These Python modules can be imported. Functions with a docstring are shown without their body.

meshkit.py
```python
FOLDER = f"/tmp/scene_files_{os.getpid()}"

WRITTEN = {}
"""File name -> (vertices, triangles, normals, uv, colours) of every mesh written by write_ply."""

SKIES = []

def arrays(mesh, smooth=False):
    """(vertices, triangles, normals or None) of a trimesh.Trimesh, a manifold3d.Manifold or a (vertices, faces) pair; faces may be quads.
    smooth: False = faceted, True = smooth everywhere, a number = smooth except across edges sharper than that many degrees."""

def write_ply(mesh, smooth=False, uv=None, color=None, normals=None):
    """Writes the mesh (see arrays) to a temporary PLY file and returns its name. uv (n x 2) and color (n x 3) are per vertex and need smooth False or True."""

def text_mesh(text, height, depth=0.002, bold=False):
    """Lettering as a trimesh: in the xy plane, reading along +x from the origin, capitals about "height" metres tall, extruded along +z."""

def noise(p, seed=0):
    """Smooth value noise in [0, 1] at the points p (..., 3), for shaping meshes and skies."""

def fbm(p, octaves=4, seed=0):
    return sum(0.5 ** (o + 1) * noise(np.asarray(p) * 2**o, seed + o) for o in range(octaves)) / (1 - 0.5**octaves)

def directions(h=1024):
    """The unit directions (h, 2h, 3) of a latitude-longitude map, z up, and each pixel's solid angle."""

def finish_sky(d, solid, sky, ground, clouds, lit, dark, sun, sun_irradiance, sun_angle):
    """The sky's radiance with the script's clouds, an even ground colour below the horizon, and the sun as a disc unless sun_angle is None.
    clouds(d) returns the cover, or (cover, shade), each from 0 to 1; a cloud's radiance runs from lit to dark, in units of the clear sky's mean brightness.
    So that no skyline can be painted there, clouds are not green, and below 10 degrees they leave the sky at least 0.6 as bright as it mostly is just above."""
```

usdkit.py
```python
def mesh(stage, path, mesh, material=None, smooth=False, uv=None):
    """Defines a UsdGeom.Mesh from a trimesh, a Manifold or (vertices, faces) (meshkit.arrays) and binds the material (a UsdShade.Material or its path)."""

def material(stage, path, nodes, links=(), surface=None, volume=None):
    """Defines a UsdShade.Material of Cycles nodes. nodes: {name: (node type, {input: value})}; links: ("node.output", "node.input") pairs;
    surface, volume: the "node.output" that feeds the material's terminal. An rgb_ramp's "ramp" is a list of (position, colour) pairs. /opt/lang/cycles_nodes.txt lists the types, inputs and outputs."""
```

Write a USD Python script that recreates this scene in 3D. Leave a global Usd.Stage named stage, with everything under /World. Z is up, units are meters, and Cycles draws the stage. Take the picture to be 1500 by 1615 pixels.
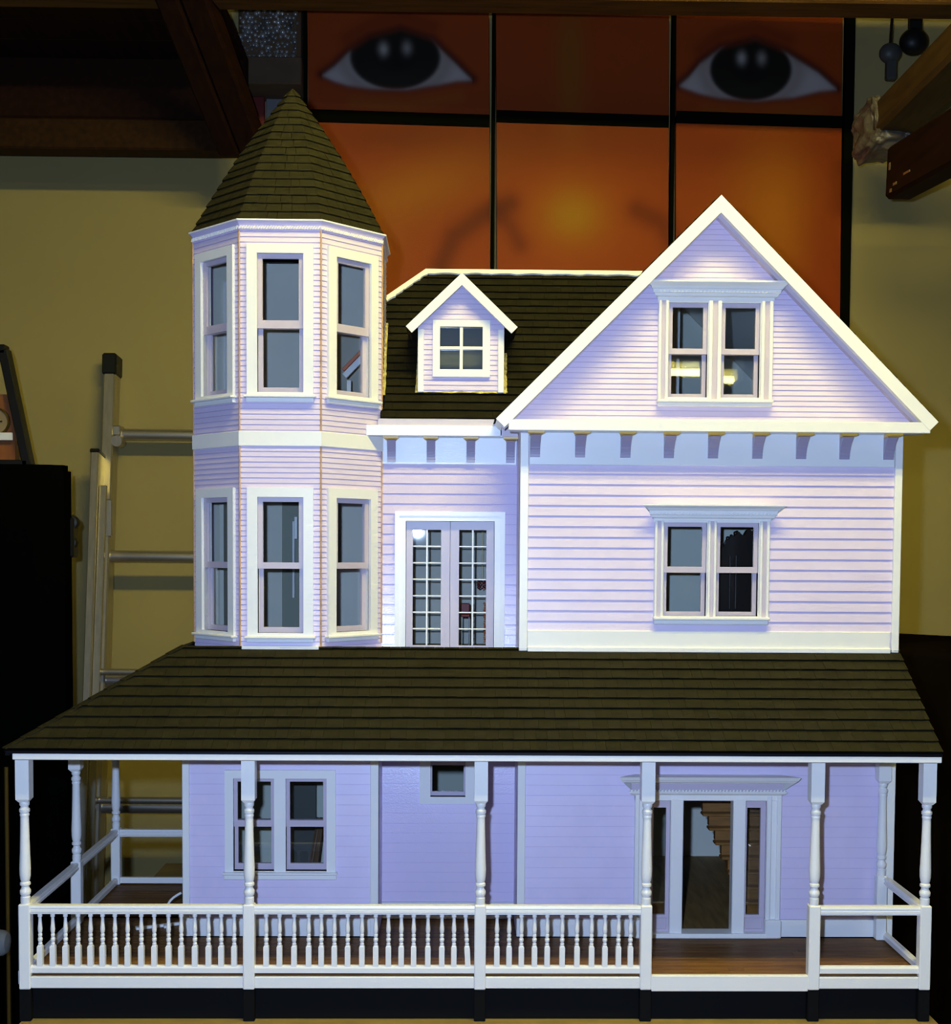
import math, random
import numpy as np, trimesh, usdkit, meshkit
from shapely.geometry import Polygon, box as sbox
from shapely.ops import unary_union
from shapely import affinity
from pxr import Usd, UsdGeom, UsdLux, UsdShade, Gf, Sdf, Vt

random.seed(7)
rng = np.random.default_rng(7)
stage = Usd.Stage.CreateInMemory()
UsdGeom.SetStageUpAxis(stage, UsdGeom.Tokens.z)
UsdGeom.SetStageMetersPerUnit(stage, 1.0)
UsdGeom.Xform.Define(stage, '/World')
UsdGeom.Scope.Define(stage, '/World/Looks')

# ------------------------------------------------------------------ camera
EYE = 1.37                                   # height of the lens above the garage floor
FPX, CY, PITCH, ROLL, YAW = 2010.168, 961.07, 0.0487212, 0.0063919, -0.0162574
WHITE_FLASH = (0.465, 0.645, 1.03)
WARM = (1.0, 0.87, 0.21)
FLASH_POWER = 16300.0
TUBE_POWER = 112.0
FAR_TUBE_POWER = 45.0
EXPOSURE = 0.0


def ray(px, py):
    """Direction (x right, y depth, z up) through a point of the 1500 x 1615 photograph."""
    a, b = px - 750, py - CY
    c, s = math.cos(ROLL), math.sin(ROLL)
    u, v = c * a + s * b, -s * a + c * b
    x, y, z = u / FPX, 1.0, -v / FPX
    c, s = math.cos(PITCH), math.sin(PITCH)
    y, z = c * y + s * z, -s * y + c * z
    c, s = math.cos(YAW), math.sin(YAW)
    x, y = c * x - s * y, s * x + c * y
    return np.array([x, y, z])


def at(px, py, Y):
    r = ray(px, py)
    return r * (Y / r[1])


def ax(px, py, Y):
    return float(at(px, py, Y)[0])


def az(px, py, Y):
    return float(at(px, py, Y)[2])


cam = UsdGeom.Camera.Define(stage, '/World/camera')
fw = ray(750, CY)
rt = ray(751, CY) - fw
rt /= np.linalg.norm(rt)
up = fw - ray(750, CY + 1)
up /= np.linalg.norm(up)
bk = -fw / np.linalg.norm(fw)
cam.AddTransformOp().Set(Gf.Matrix4d(*rt, 0, *up, 0, *bk, 0, 0, 0, EYE, 1))
cam.CreateHorizontalApertureAttr(36.0)
cam.CreateFocalLengthAttr(36.0 * FPX / 1500)
cam.CreateVerticalApertureOffsetAttr((CY - 807.5) * 36.0 / 1500)
cam.CreateClippingRangeAttr(Gf.Vec2f(0.02, 100))
cam.CreateExposureAttr(EXPOSURE)

# the camera's own flash: a small lamp a little left of and above the lens
fl = UsdLux.SphereLight.Define(stage, '/World/flash_light')
fl.CreateRadiusAttr(0.012)
fl.CreateIntensityAttr(FLASH_POWER)
fl.CreateColorAttr(Gf.Vec3f(*WHITE_FLASH))
fl.AddTranslateOp().Set(Gf.Vec3d(-0.052, 0.03, EYE + 0.045))

# ------------------------------------------------------------------ materials


def mat(name, color, rough=0.5, spec=0.5, vary=0.0, scale=30.0, bump=0.0, bscale=200.0, bdist=0.001, stretch=(1, 1, 1), metallic=0.0, coat=0.0, color2=None):
    nodes = {'p': ('principled_bsdf', {'base_color': color, 'roughness': rough, 'specular_ior_level': spec, 'metallic': metallic, 'coat_weight': coat})}
    links = []
    if vary or bump or color2:
        nodes['g'] = ('geometry', {})
        nodes['m'] = ('mapping', {'scale': stretch})
        links.append(('g.position', 'm.vector'))
    if vary or color2:
        c = np.array(color)
        lo, hi = (c * (1 - vary), np.minimum(c * (1 + vary), 1)) if color2 is None else (c, np.array(color2))
        nodes['n'] = ('noise_texture', {'scale': scale, 'detail': 4.0})
        nodes['r'] = ('rgb_ramp', {'ramp': [(0.3, tuple(lo)), (0.7, tuple(hi))]})
        links += [('m.vector', 'n.vector'), ('n.fac', 'r.fac'), ('r.color', 'p.base_color')]
    if bump:
        nodes['bn'] = ('noise_texture', {'scale': bscale, 'detail': 3.0})
        nodes['b'] = ('bump', {'strength': bump, 'distance': bdist})
        links += [('m.vector', 'bn.vector'), ('bn.fac', 'b.height'), ('b.normal', 'p.normal')]
    return usdkit.material(stage, '/World/Looks/' + name, nodes, links, surface='p.BSDF')


def glass(name, refl=1.0, tint=(0.93, 0.95, 0.95)):
    return usdkit.material(stage, '/World/Looks/' + name, {
        't': ('transparent_bsdf', {'color': tint}), 'g': ('glossy_bsdf', {'color': (refl, refl, refl), 'roughness': 0.015}),
        'w': ('layer_weight', {'blend': 0.5}), 'q': ('math', {'math_type': 'power', 'value2': 5.0}), 'f': ('math', {'math_type': 'multiply_add', 'value2': 0.94, 'value3': 0.042}), 'x': ('mix_closure', {})},
        [('w.facing', 'q.value1'), ('q.value', 'f.value1'), ('f.value', 'x.fac'), ('t.BSDF', 'x.closure1'), ('g.BSDF', 'x.closure2')], surface='x.closure')


M = {}
M['lavender'] = mat('lavender_paint', (0.68, 0.59, 0.79), 0.38, 0.5, vary=0.03, scale=25, bump=0.08, bscale=500, bdist=0.0004)
M['lavender_gloss'] = mat('lavender_gloss_paint', (0.66, 0.57, 0.79), 0.22, 0.6, bump=0.22, bscale=420, bdist=0.0005)
M['lavender_back'] = mat('lavender_groove', (0.48, 0.38, 0.62), 0.5)
M['white'] = mat('white_paint', (0.83, 0.82, 0.80), 0.35, 0.5, bump=0.06, bscale=400, bdist=0.0004)
M['white_fr'] = mat('white_frieze_paint', (0.80, 0.82, 0.84), 0.3, 0.5, bump=0.12, bscale=420, bdist=0.0005)
M['mauve'] = mat('mauve_paint', (0.52, 0.45, 0.54), 0.4)
M['mauve_dark'] = mat('mauve_bracket_paint', (0.34, 0.30, 0.43), 0.4, bump=0.1, bscale=300, bdist=0.0004)
M['gold'] = mat('gold_paint', (0.66, 0.40, 0.05), 0.35, 0.6)
M['shingle'] = mat('shingle_stain', (0.0155, 0.0135, 0.0055), 0.8, 0.12, vary=0.22, scale=45, bump=0.25, bscale=350, bdist=0.0006)
M['shingle_b'] = mat('shingle_stain_b', (0.0145, 0.0127, 0.0050), 0.8, 0.12, vary=0.2, scale=60, bump=0.25, bscale=350, bdist=0.0006)
M['shingle_c'] = mat('shingle_stain_c', (0.0138, 0.0120, 0.0050), 0.75, 0.15, vary=0.2, scale=60, bump=0.25, bscale=350, bdist=0.0006)
M['shingle_d'] = mat('shingle_stain_d', (0.0090, 0.0078, 0.0034), 0.85, 0.08, vary=0.22, scale=45, bump=0.25, bscale=350, bdist=0.0006)
M['roof_under'] = mat('roof_underlay', (0.003, 0.0025, 0.002), 0.9, 0.05)
M['drip'] = mat('drip_edge_black', (0.004, 0.004, 0.006), 0.4, 0.2)
M['flash_metal'] = mat('flashing_foil', (0.36, 0.31, 0.12), 0.35, 0.5, vary=0.5, scale=120, bump=0.5, bscale=150, bdist=0.002)
M['seam'] = mat('bare_wood_seam', (0.52, 0.30, 0.16), 0.6, vary=0.25, scale=60)
M['deck'] = mat('deck_stain', (0.10, 0.046, 0.014), 0.5, 0.1, scale=16, stretch=(1.2, 9, 9), color2=(0.20, 0.095, 0.028))
M['deck_b'] = mat('deck_stain_b', (0.085, 0.038, 0.012), 0.5, 0.1, scale=16, stretch=(1.2, 9, 9), color2=(0.17, 0.078, 0.024))
M['room_floor'] = mat('room_floor_stain', (0.17, 0.105, 0.038), 0.6, 0.1, scale=14, stretch=(9, 1.2, 9), color2=(0.27, 0.165, 0.06))
M['stair'] = mat('stair_wood', (0.21, 0.095, 0.022), 0.4, 0.4, vary=0.2, scale=30, stretch=(1, 6, 6))
M['room'] = mat('room_wall_paint', (0.60, 0.62, 0.54), 0.7)
M['room_w'] = mat('room_wall_pale', (0.66, 0.64, 0.55), 0.7, vary=0.06, scale=8)
M['room_dim'] = mat('room_door_paint', (0.27, 0.28, 0.22), 0.7)
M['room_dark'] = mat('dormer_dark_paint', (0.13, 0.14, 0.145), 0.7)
M['base'] = mat('black_base_paint', (0.0042, 0.0045, 0.0052), 0.8, 0.08)
M['pane'] = glass('window_pane')
M['table'] = mat('table_wood', (0.24, 0.17, 0.055), 0.6, 0.2, vary=0.15, scale=12, stretch=(1, 8, 8))
M['table_leg'] = mat('table_leg_wood', (0.2, 0.14, 0.05), 0.6, vary=0.15, scale=12, stretch=(8, 8, 1))
M['cream'] = mat('cream_wall_paint', (0.35, 0.285, 0.115), 0.85, 0.1, vary=0.04, scale=3, bump=0.1, bscale=60, bdist=0.002)
M['side'] = mat('side_wall_paint', (0.09, 0.085, 0.08), 0.85, 0.2, vary=0.05, scale=2)
M['concrete'] = mat('concrete_floor', (0.20, 0.19, 0.18), 0.7, vary=0.15, scale=4)
M['timber'] = mat('timber', (0.115, 0.052, 0.010), 0.7, 0.12, vary=0.3, scale=8, stretch=(1, 8, 8))
M['timber_y'] = mat('timber_lengthwise', (0.030, 0.012, 0.003), 0.7, 0.1, vary=0.3, scale=8, stretch=(8, 1, 8))
M['timber_dark'] = mat('timber_dark', (0.016, 0.005, 0.002), 0.75, 0.1, vary=0.3, scale=8, stretch=(8, 1, 8))
M['alu'] = mat('brushed_aluminium', (0.52, 0.47, 0.36), 0.38, 0.5, metallic=0.85, vary=0.1, scale=20, stretch=(6, 6, 0.6))
M['alu_rung'] = mat('rung_aluminium', (0.55, 0.50, 0.42), 0.36, 0.5, metallic=0.85, vary=0.08, scale=30, stretch=(0.6, 6, 6))
M['black'] = mat('black_plastic', (0.006, 0.006, 0.006), 0.45, 0.3)
M['black_mat'] = mat('black_carpet_cover', (0.0015, 0.0015, 0.0015), 1.0, 0.0, bump=0.3, bscale=300, bdist=0.002)
M['cloth'] = mat('black_brown_cloth', (0.0045, 0.0030, 0.0016), 1.0, 0.0, vary=0.3, scale=6)
M['bar_black'] = mat('mural_frame_black', (0.004, 0.004, 0.0025), 0.9, 0.0)
M['clockwood'] = mat('orange_wood', (0.24, 0.075, 0.014), 0.5, vary=0.2, scale=14, stretch=(6, 6, 1))
M['dial'] = mat('aged_dial', (0.26, 0.19, 0.10), 0.4)
M['card'] = mat('white_card', (0.80, 0.80, 0.82), 0.6)
M['pale'] = mat('dull_board', (0.17, 0.165, 0.165), 0.7)
M['brass'] = mat('brass', (0.20, 0.13, 0.03), 0.4, 0.5, metallic=0.9)
M['foam'] = mat('grey_foam', (0.17, 0.18, 0.19), 0.8, vary=0.08, scale=50)
M['kraft'] = mat('kraft_wrap', (0.13, 0.105, 0.075), 0.4, 0.5, vary=0.35, scale=14, bump=0.6, bscale=24, bdist=0.01)
M['plank'] = mat('planed_plank', (0.075, 0.040, 0.010), 0.6, 0.2, vary=0.25, scale=10, stretch=(7, 0.8, 7))
M['bubble'] = mat('bubble_film', (0.30, 0.30, 0.29), 0.22, 0.9, vary=0.6, scale=26, metallic=0.55)
M['cardboard'] = mat('cardboard', (0.09, 0.055, 0.025), 0.8, vary=0.15, scale=20)
M['red'] = mat('red_cloth', (0.11, 0.003, 0.003), 0.7)
M['darkwood'] = mat('carved_black_wood', (0.008, 0.005, 0.005), 0.25, 0.5)
M['chrome'] = mat('chrome_rod', (0.75, 0.78, 0.82), 0.15, metallic=1.0)
M['redplush'] = mat('red_plush', (0.20, 0.006, 0.010), 0.5)
M['bead_o'] = mat('amber_bead', (0.60, 0.16, 0.06), 0.1, 0.8, coat=0.5)
M['bead_r'] = mat('ruby_bead', (0.16, 0.012, 0.02), 0.08, 0.9, coat=0.5)
M['easel'] = mat('easel_wood', (0.12, 0.06, 0.03), 0.5)
M['orange'] = mat('orange_rail', (0.55, 0.12, 0.03), 0.4)
M['lampgrey'] = mat('lamp_shell_grey', (0.05, 0.055, 0.05), 0.5)
M['housing'] = mat('fixture_enamel', (0.75, 0.74, 0.70), 0.4)
M['tape'] = mat('foil_tape', (0.45, 0.38, 0.20), 0.3, metallic=0.8, bump=0.6, bscale=90, bdist=0.004)


def tube_mat(name, power):
    return usdkit.material(stage, '/World/Looks/' + name, {'e': ('emission', {'color': WARM, 'strength': power})}, [], surface='e.emission')


M['tube'] = tube_mat('fluorescent_tube', TUBE_POWER)
M['tube_far'] = tube_mat('fluorescent_tube_far', FAR_TUBE_POWER)
M['paint'] = usdkit.material(stage, '/World/Looks/portrait_paint', {
    'a': ('attribute', {'attribute': 'paint'}), 'g': ('geometry', {}), 'n': ('noise_texture', {'scale': 300.0, 'detail': 3.0}),
    'b': ('bump', {'strength': 0.1, 'distance': 0.002}), 'p': ('principled_bsdf', {'roughness': 0.6, 'specular_ior_level': 0.2})},
    [('a.color', 'p.base_color'), ('g.position', 'n.vector'), ('n.fac', 'b.height'), ('b.normal', 'p.normal')], surface='p.BSDF')

# ------------------------------------------------------------------ prims
used, origin = {}, {}


def numbered(parent, name):
    k = (parent, name)
    n = used.get(k, 0)
    used[k] = n + 1
    return f'{parent}/{name}' + (f'_{n:03d}' if n else '')


def tag(path, label=None, cat=None, group=None, kind=None):
    p = stage.GetPrimAtPath(path)
    for k, v in (('label', label), ('category', cat), ('group', group), ('kind', kind)):
        if v:
            p.SetCustomDataByKey(k, v)
    return path


def thing(name, loc, label, cat, group=None):
    """An Xform at the thing's base; loc is in lens coordinates (x, depth, height over the lens)."""
    path = numbered('/World', name)
    x = UsdGeom.Xform.Define(stage, path)
    x.AddTranslateOp().Set(Gf.Vec3d(loc[0], loc[1], loc[2] + EYE))
    origin[path] = np.array([loc[0], loc[1], loc[2]])
    return tag(path, label, cat, group)


def org(parent):
    return origin['/'.join(parent.split('/')[:3])]


def obj(name, mesh, m, parent, smooth=False, label=None, kind=None):
    path = numbered(parent, name)
    if isinstance(mesh, list):
        mesh = cat(mesh)
    v, f = np.asarray(mesh.vertices), np.asarray(mesh.faces)
    if parent == '/World':
        v = v + [0, 0, EYE]
    else:
        v = v - org(parent)
    usdkit.mesh(stage, path, trimesh.Trimesh(v, f, process=False), M[m], smooth=smooth)
    return tag(path, label, kind=kind) if (label or kind) else path


def group_part(name, parent, label=None):
    path = numbered(parent, name)
    UsdGeom.Xform.Define(stage, path)
    return tag(path, label) if label else path


def cat(ms):
    n, vs, fs = 0, [], []
    for m in ms:
        vs.append(np.asarray(m.vertices)), fs.append(np.asarray(m.faces) + n)
        n += len(m.vertices)
    return trimesh.Trimesh(np.vstack(vs), np.vstack(fs), process=False)


def box(x0, x1, y0, y1, z0, z1):
    x0, x1, y0, y1, z0, z1 = min(x0, x1), max(x0, x1), min(y0, y1), max(y0, y1), min(z0, z1), max(z0, z1)
    v = np.array([[x, y, z] for x in (x0, x1) for y in (y0, y1) for z in (z0, z1)])
    f = np.array([[0, 1, 3], [0, 3, 2], [4, 6, 7], [4, 7, 5], [0, 4, 5], [0, 5, 1], [2, 3, 7], [2, 7, 6], [0, 2, 6], [0, 6, 4], [1, 5, 7], [1, 7, 3]])
    return trimesh.Trimesh(v, f, process=False)


_s = np.array([[a, b, c] for a in (-1, 1) for b in (-1, 1) for c in (-1, 1)], float)
_t = np.vstack([_s * [1, .8, .8], _s * [.8, 1, .8], _s * [.8, .8, 1]])
_h = trimesh.Trimesh(_t, process=False).convex_hull if False else trimesh.convex.convex_hull(_t)
_i = [int(np.argmin(((_t - q) ** 2).sum(1))) for q in _h.vertices]
_F = np.asarray(_h.faces)


def cbox(x0, x1, y0, y1, z0, z1, c=0.0008):
    """A box with chamfered edges."""
    lo, hi = np.minimum([x0, y0, z0], [x1, y1, z1]), np.maximum([x0, y0, z0], [x1, y1, z1])
    mid, half = (lo + hi) / 2, (hi - lo) / 2
    c = min(c, 0.45 * half.min())
    v = []
    for q in _t[_i]:
        s, big = np.sign(q), np.abs(q) > 0.9
        v.append(mid + s * (half - np.where(big, 0, c)))
    return trimesh.Trimesh(np.array(v), _F, process=False)


def extr(poly, y0, y1):
    """Polygon in (x, z) extruded along y."""
    out = []
    for g in getattr(poly, 'geoms', [poly]):
        if g.is_empty or g.area < 1e-9:
            continue
        m = trimesh.creation.extrude_polygon(g, abs(y1 - y0), engine='earcut')
        v = np.asarray(m.vertices)
        w = np.column_stack([v[:, 0], max(y0, y1) - v[:, 2], v[:, 1]])
        out.append(trimesh.Trimesh(w, np.asarray(m.faces), process=False))
    return cat(out)


def frame_poly(x0, x1, z0, z1, l, r, b, t):
    return sbox(x0, z0, x1, z1).difference(sbox(x0 + l, z0 + b, x1 - r, z1 - t))


def lathe(prof, x, y, n=14, axis='z'):
    """prof: (radius, z) pairs."""
    pr = np.array(prof, float)
    a = np.arange(n) * 2 * np.pi / n
    v = np.stack([x + pr[:, :1] * np.cos(a), y + pr[:, :1] * np.sin(a), np.repeat(pr[:, 1:2], n, 1)], -1).reshape(-1, 3)
    f = []
    for i in range(len(pr) - 1):
        for j in range(n):
            p, q = i * n + j, i * n + (j + 1) % n
            f += [[p, q, q + n], [p, q + n, p + n]]
    k = len(v)
    v = np.vstack([v, [x, y, pr[0, 1]], [x, y, pr[-1, 1]]])
    for j in range(n):
        f += [[k, (j + 1) % n, j], [k + 1, (len(pr) - 1) * n + j, (len(pr) - 1) * n + (j + 1) % n]]
    return trimesh.Trimesh(v, np.array(f), process=False)


def rod(p, q, r, n=12, cap=True):
    p, q = np.array(p, float), np.array(q, float)
    d = q - p
    L = np.linalg.norm(d)
    m = lathe([(r, 0), (r, L)], 0, 0, n)
    T = trimesh.geometry.align_vectors([0, 0, 1], d / L)
    return trimesh.Trimesh(np.asarray(m.vertices) @ T[:3, :3].T + p, m.faces, process=False)


def bar(p, q, w, h, upv=(0, 0, 1)):
    """Square bar from p to q, w across, h along upv."""
    p, q, upv = np.array(p, float), np.array(q, float), np.array(upv, float)
    d = (q - p) / np.linalg.norm(q - p)
    s = np.cross(d, upv)
    s /= np.linalg.norm(s)
    t = np.cross(s, d)
    m = cbox(-w / 2, w / 2, 0, np.linalg.norm(q - p), -h / 2, h / 2, 0.12 * min(w, h))
    v = np.asarray(m.vertices)
    return trimesh.Trimesh(p + v[:, :1] * s + v[:, 1:2] * d + v[:, 2:] * t, m.faces, process=False)


class Wall:
    """A wall's frame: local x along it, y into the house, z up."""

    def __init__(self, ox, oy, deg=0.0):
        self.o, a = np.array([ox, oy]), math.radians(deg)
        self.R = np.array([[math.cos(a), -math.sin(a)], [math.sin(a), math.cos(a)]])

    def __call__(self, m):
        if isinstance(m, list):
            m = cat(m)
        v = np.asarray(m.vertices).copy()
        v[:, :2] = v[:, :2] @ self.R.T + self.o
        return trimesh.Trimesh(v, m.faces, process=False)


def boards(poly, z0, pitch, thick=0.0019, top=0.0003, gap=0.0007):
    """Clapboards over a wall polygon: one wedge-shaped mesh per board, front at y < 0."""
    a, b, c, d = poly.bounds
    out, z = [], z0 - math.ceil((z0 - b) / pitch) * pitch
    while z < d:
        strip = poly.intersection(sbox(a - 1, z + gap, c + 1, z + pitch))
        for g in getattr(strip, 'geoms', [strip]):
            if g.geom_type != 'Polygon' or g.area < 2e-6:
                continue
            m = extr(g, 0, -1)
            v = np.asarray(m.vertices).copy()
            t = np.clip((v[:, 2] - z) / pitch, 0, 1)
            v[:, 1] = np.where(v[:, 1] < -0.5, -(thick + (top - thick) * t), 0.0)
            out.append(trimesh.Trimesh(v, m.faces, process=False))
        z += pitch
    return out


def crown(x0, x1, prof):
    """Moulding along x with mitred returns; prof: (projection, z) from bottom to top; back plane y = 0."""
    pr = [(0.0, prof[0][1])] + list(prof) + [(0.0, prof[-1][1])]
    n = len(pr)
    L = np.array([[x0 - d, -d, z] for d, z in pr])
    R = np.array([[x1 + d, -d, z] for d, z in pr])
    v, f = np.vstack([L, R]), []
    for i in range(n):
        j = (i + 1) % n
        f += [[i, j, n + j], [i, n + j, n + i]]
    for i in range(1, n - 1):
        f += [[0, i + 1, i], [n, n + i, n + i + 1]]
    return trimesh.Trimesh(v, np.array(f), process=False)


def sash_pair(wall, parent, sashes, zs0, zs1, m0, m1, stile, trail, brail, tilt=None):
    """Double-hung sashes: the upper one in front, the lower one behind; each sash with its pane."""
    for k, (x0, x1) in enumerate(sashes):
        for hi in (True, False):
            a, b = (m0, zs1) if hi else (zs0, m1)
            y0 = 0.0005 if hi else 0.0062
            fr = frame_poly(x0, x1, a, b, stile, stile, (m1 - m0) if hi else brail, trail if hi else (m1 - m0))
            s = obj('sash', wall(extr(fr, y0, y0 + 0.005)), 'mauve', parent)
            ly, ry, by = (0, 0, 0) if tilt is None else tilt.get((k, hi), (0, 0, 0))
            p = box(x0 + stile * .6, x1 - stile * .6, y0 + 0.0022, y0 + 0.0030, a + 0.002, b - 0.002)
            v = np.asarray(p.vertices).copy()
            if ly or ry or by:
                fx = (v[:, 0] - v[:, 0].min()) / np.ptp(v[:, 0])
                fz = (v[:, 2] - v[:, 2].min()) / np.ptp(v[:, 2])
                v[:, 1] += ly * (1 - fx) + ry * fx + by * fz
                p = trimesh.Trimesh(v, p.faces, process=False)
            obj('pane', wall(p), 'pane', parent)


def shingle_field(poly, O, U, V, course, width, thick=0.0022, seed=1, v0=0.0):
    """Shingles on a sloping plane: poly in plane coordinates (u along the eave, v up the slope). Yields (v, mesh)."""
    r = np.random.default_rng(seed)
    N = np.cross(U, V)
    N = N / np.linalg.norm(N)
    a, b, c, d = poly.bounds
    k, out = 0, []
    v = v0
    while v < d:
        u = a - r.uniform(0, width) - (0.5 * width if k % 2 else 0)
        while u < c:
            w = width * r.uniform(0.72, 1.25)
            low = v - r.uniform(0, 0.0005)
            q = sbox(u + 0.00012, low, u + w - 0.00012, v + course * 1.12)
            if poly.intersects(q):
                if poly.contains(q):
                    g = [q]
                else:
                    q = poly.intersection(q)
                    g = [h for h in getattr(q, 'geoms', [q]) if h.geom_type == 'Polygon' and h.area > 1.5e-5]
                t0 = thick * r.uniform(0.92, 1.08)
                for h in g:
                    xy = np.array(h.exterior.coords)[:-1]
                    n = len(xy)
                    tt = t0 + (0.0002 - t0) * np.clip((xy[:, 1] - v) / (course * 1.12), 0, 1)
                    P = O + xy[:, :1] * U + xy[:, 1:2] * V
                    und = np.where(xy[:, 1] < v + 1e-6, .0032, 0.0)[:, None] * V
                    vv = np.vstack([P + und, P + N * tt[:, None]])
                    ff = [[n, n + i, n + i + 1] for i in range(1, n - 1)]
                    ff += [x for i in range(n) for x in ([i, (i + 1) % n, n + (i + 1) % n], [i, n + (i + 1) % n, n + i])]
                    if Polygon(xy).exterior.is_ccw is False:
                        ff = [x[::-1] for x in ff]
                    out.append((k, trimesh.Trimesh(vv, np.array(ff), process=False)))
            u += w
        v += course
        k += 1
    return out


# ------------------------------------------------------------------ the room
ZF = -EYE                     # floor, in lens coordinates
YB = 3.36                     # back wall
ZC = 1.63                     # ceiling
for n, m, mt in (('floor', box(-3.2, 3.2, -4.2, YB + .1, ZF - .1, ZF), 'concrete'), ('wall_back', box(-3.2, 3.2, YB, YB + .1, ZF, ZC), 'cream'),
                 ('wall_left', box(-3.3, -3.2, -4.2, YB + .1, ZF, ZC), 'side'), ('wall_right', box(3.2, 3.3, -4.2, YB + .1, ZF, ZC), 'side'),
                 ('wall_front', box(-3.3, 3.3, -4.3, -4.2, ZF, ZC), 'side'), ('ceiling', box(-3.3, 3.3, -4.3, YB + .1, ZC, ZC + .1), 'side')):
    tag(obj(n, m, mt, '/World'), kind='structure')
baseb = obj('baseboard_back', cbox(-3.2, 3.2, YB - .015, YB, ZF, ZF + .09, .004), 'side', '/World')
tag(baseb, kind='structure')


def fixture(loc, length, m, label, along='x', tubes=(-.05, .05)):
    t = thing('ceiling_light', loc, label, 'ceiling light', 'fluorescent strip lights')
    x, y, z = loc
    a = length / 2
    if along == 'x':
        obj('housing', cbox(x - a, x + a, y - .085, y + .085, z + .03, z + .10, .01), 'housing', t)
        for s in tubes:
            obj('tube', rod((x - a + .03, y + s, z), (x + a - .03, y + s, z), .017, 12), m, t)
        for s in (-1, 1):
            obj('lamp_holder', cbox(x + s * (a - .02) - .012, x + s * (a - .02) + .012, y - .07, y + .07, z - .02, z + .035, .003), 'housing', t)
    obj('hanger', [rod((x - a * .6, y, z + .09), (x - a * .6, y, ZC), .004, 6), rod((x + a * .6, y, z + .09), (x + a * .6, y, ZC), .004, 6)], 'housing', t)
    return t


fixture((0.34, 1.12, 1.30), 1.20, 'tube', 'fluorescent strip light on the ceiling above the front of the dollhouse')
fixture((1.25, -2.30, 1.42), 1.20, 'tube_far', 'fluorescent strip light far behind the camera, mirrored in the attic window', tubes=(0,))

# timber overhead
ztop = 1.142
t = thing('ceiling_beam', (0, 2.71, ztop), 'long brown timber beam crossing the whole top edge above the mural', 'beam')
obj('beam', cbox(-3.19, 3.19, 2.71, 2.79, ztop, ztop + .20, .004), 'timber', t)
hz = az(180, 236, 3.14)
hx = ax(386, 240, 3.14)
t = thing('wall_ledger', (-1.8, 3.14, hz), 'wide dark timber ledger over the upper left part of the wall', 'beam')
obj('plank', cbox(-3.19, hx, 3.14, 3.20, hz + .075, hz + .242, .004), 'timber_dark', t)
obj('plank', cbox(-3.19, hx, 3.135, 3.20, hz, hz + .073, .004), 'timber_y', t)
obj('shelf_board', cbox(-3.19, hx - .01, 3.20, YB, hz + .17, hz + .215, .004), 'timber_dark', t)
obj('loft_plank', [cbox(-3.19, hx, 2.795 + .115 * k, 2.9085 + .115 * k, hz + .214, hz + .240, .001) for k in range(3)], 'timber_dark', t)
b0, b1 = at(384, 236, 3.105), at(281, 4, 2.715)
b1[2] = ztop + .02
t = thing('diagonal_brace', (b0[0], 3.137, b0[2]), 'dark brown brace slanting from the top beam down to the ledger beside the turret spire', 'beam')
bd = b1 - b0
obj('brace', bar(b0 + np.array([.026, 0, 0]), b1 + np.array([.031, 0, 0]), .060, .055), 'timber_dark', t)
obj('brace', bar(b0 - np.array([.030, 0, 0]), b1 - np.array([.027, 0, 0]), .052, .050), 'timber_dark', t)

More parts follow.
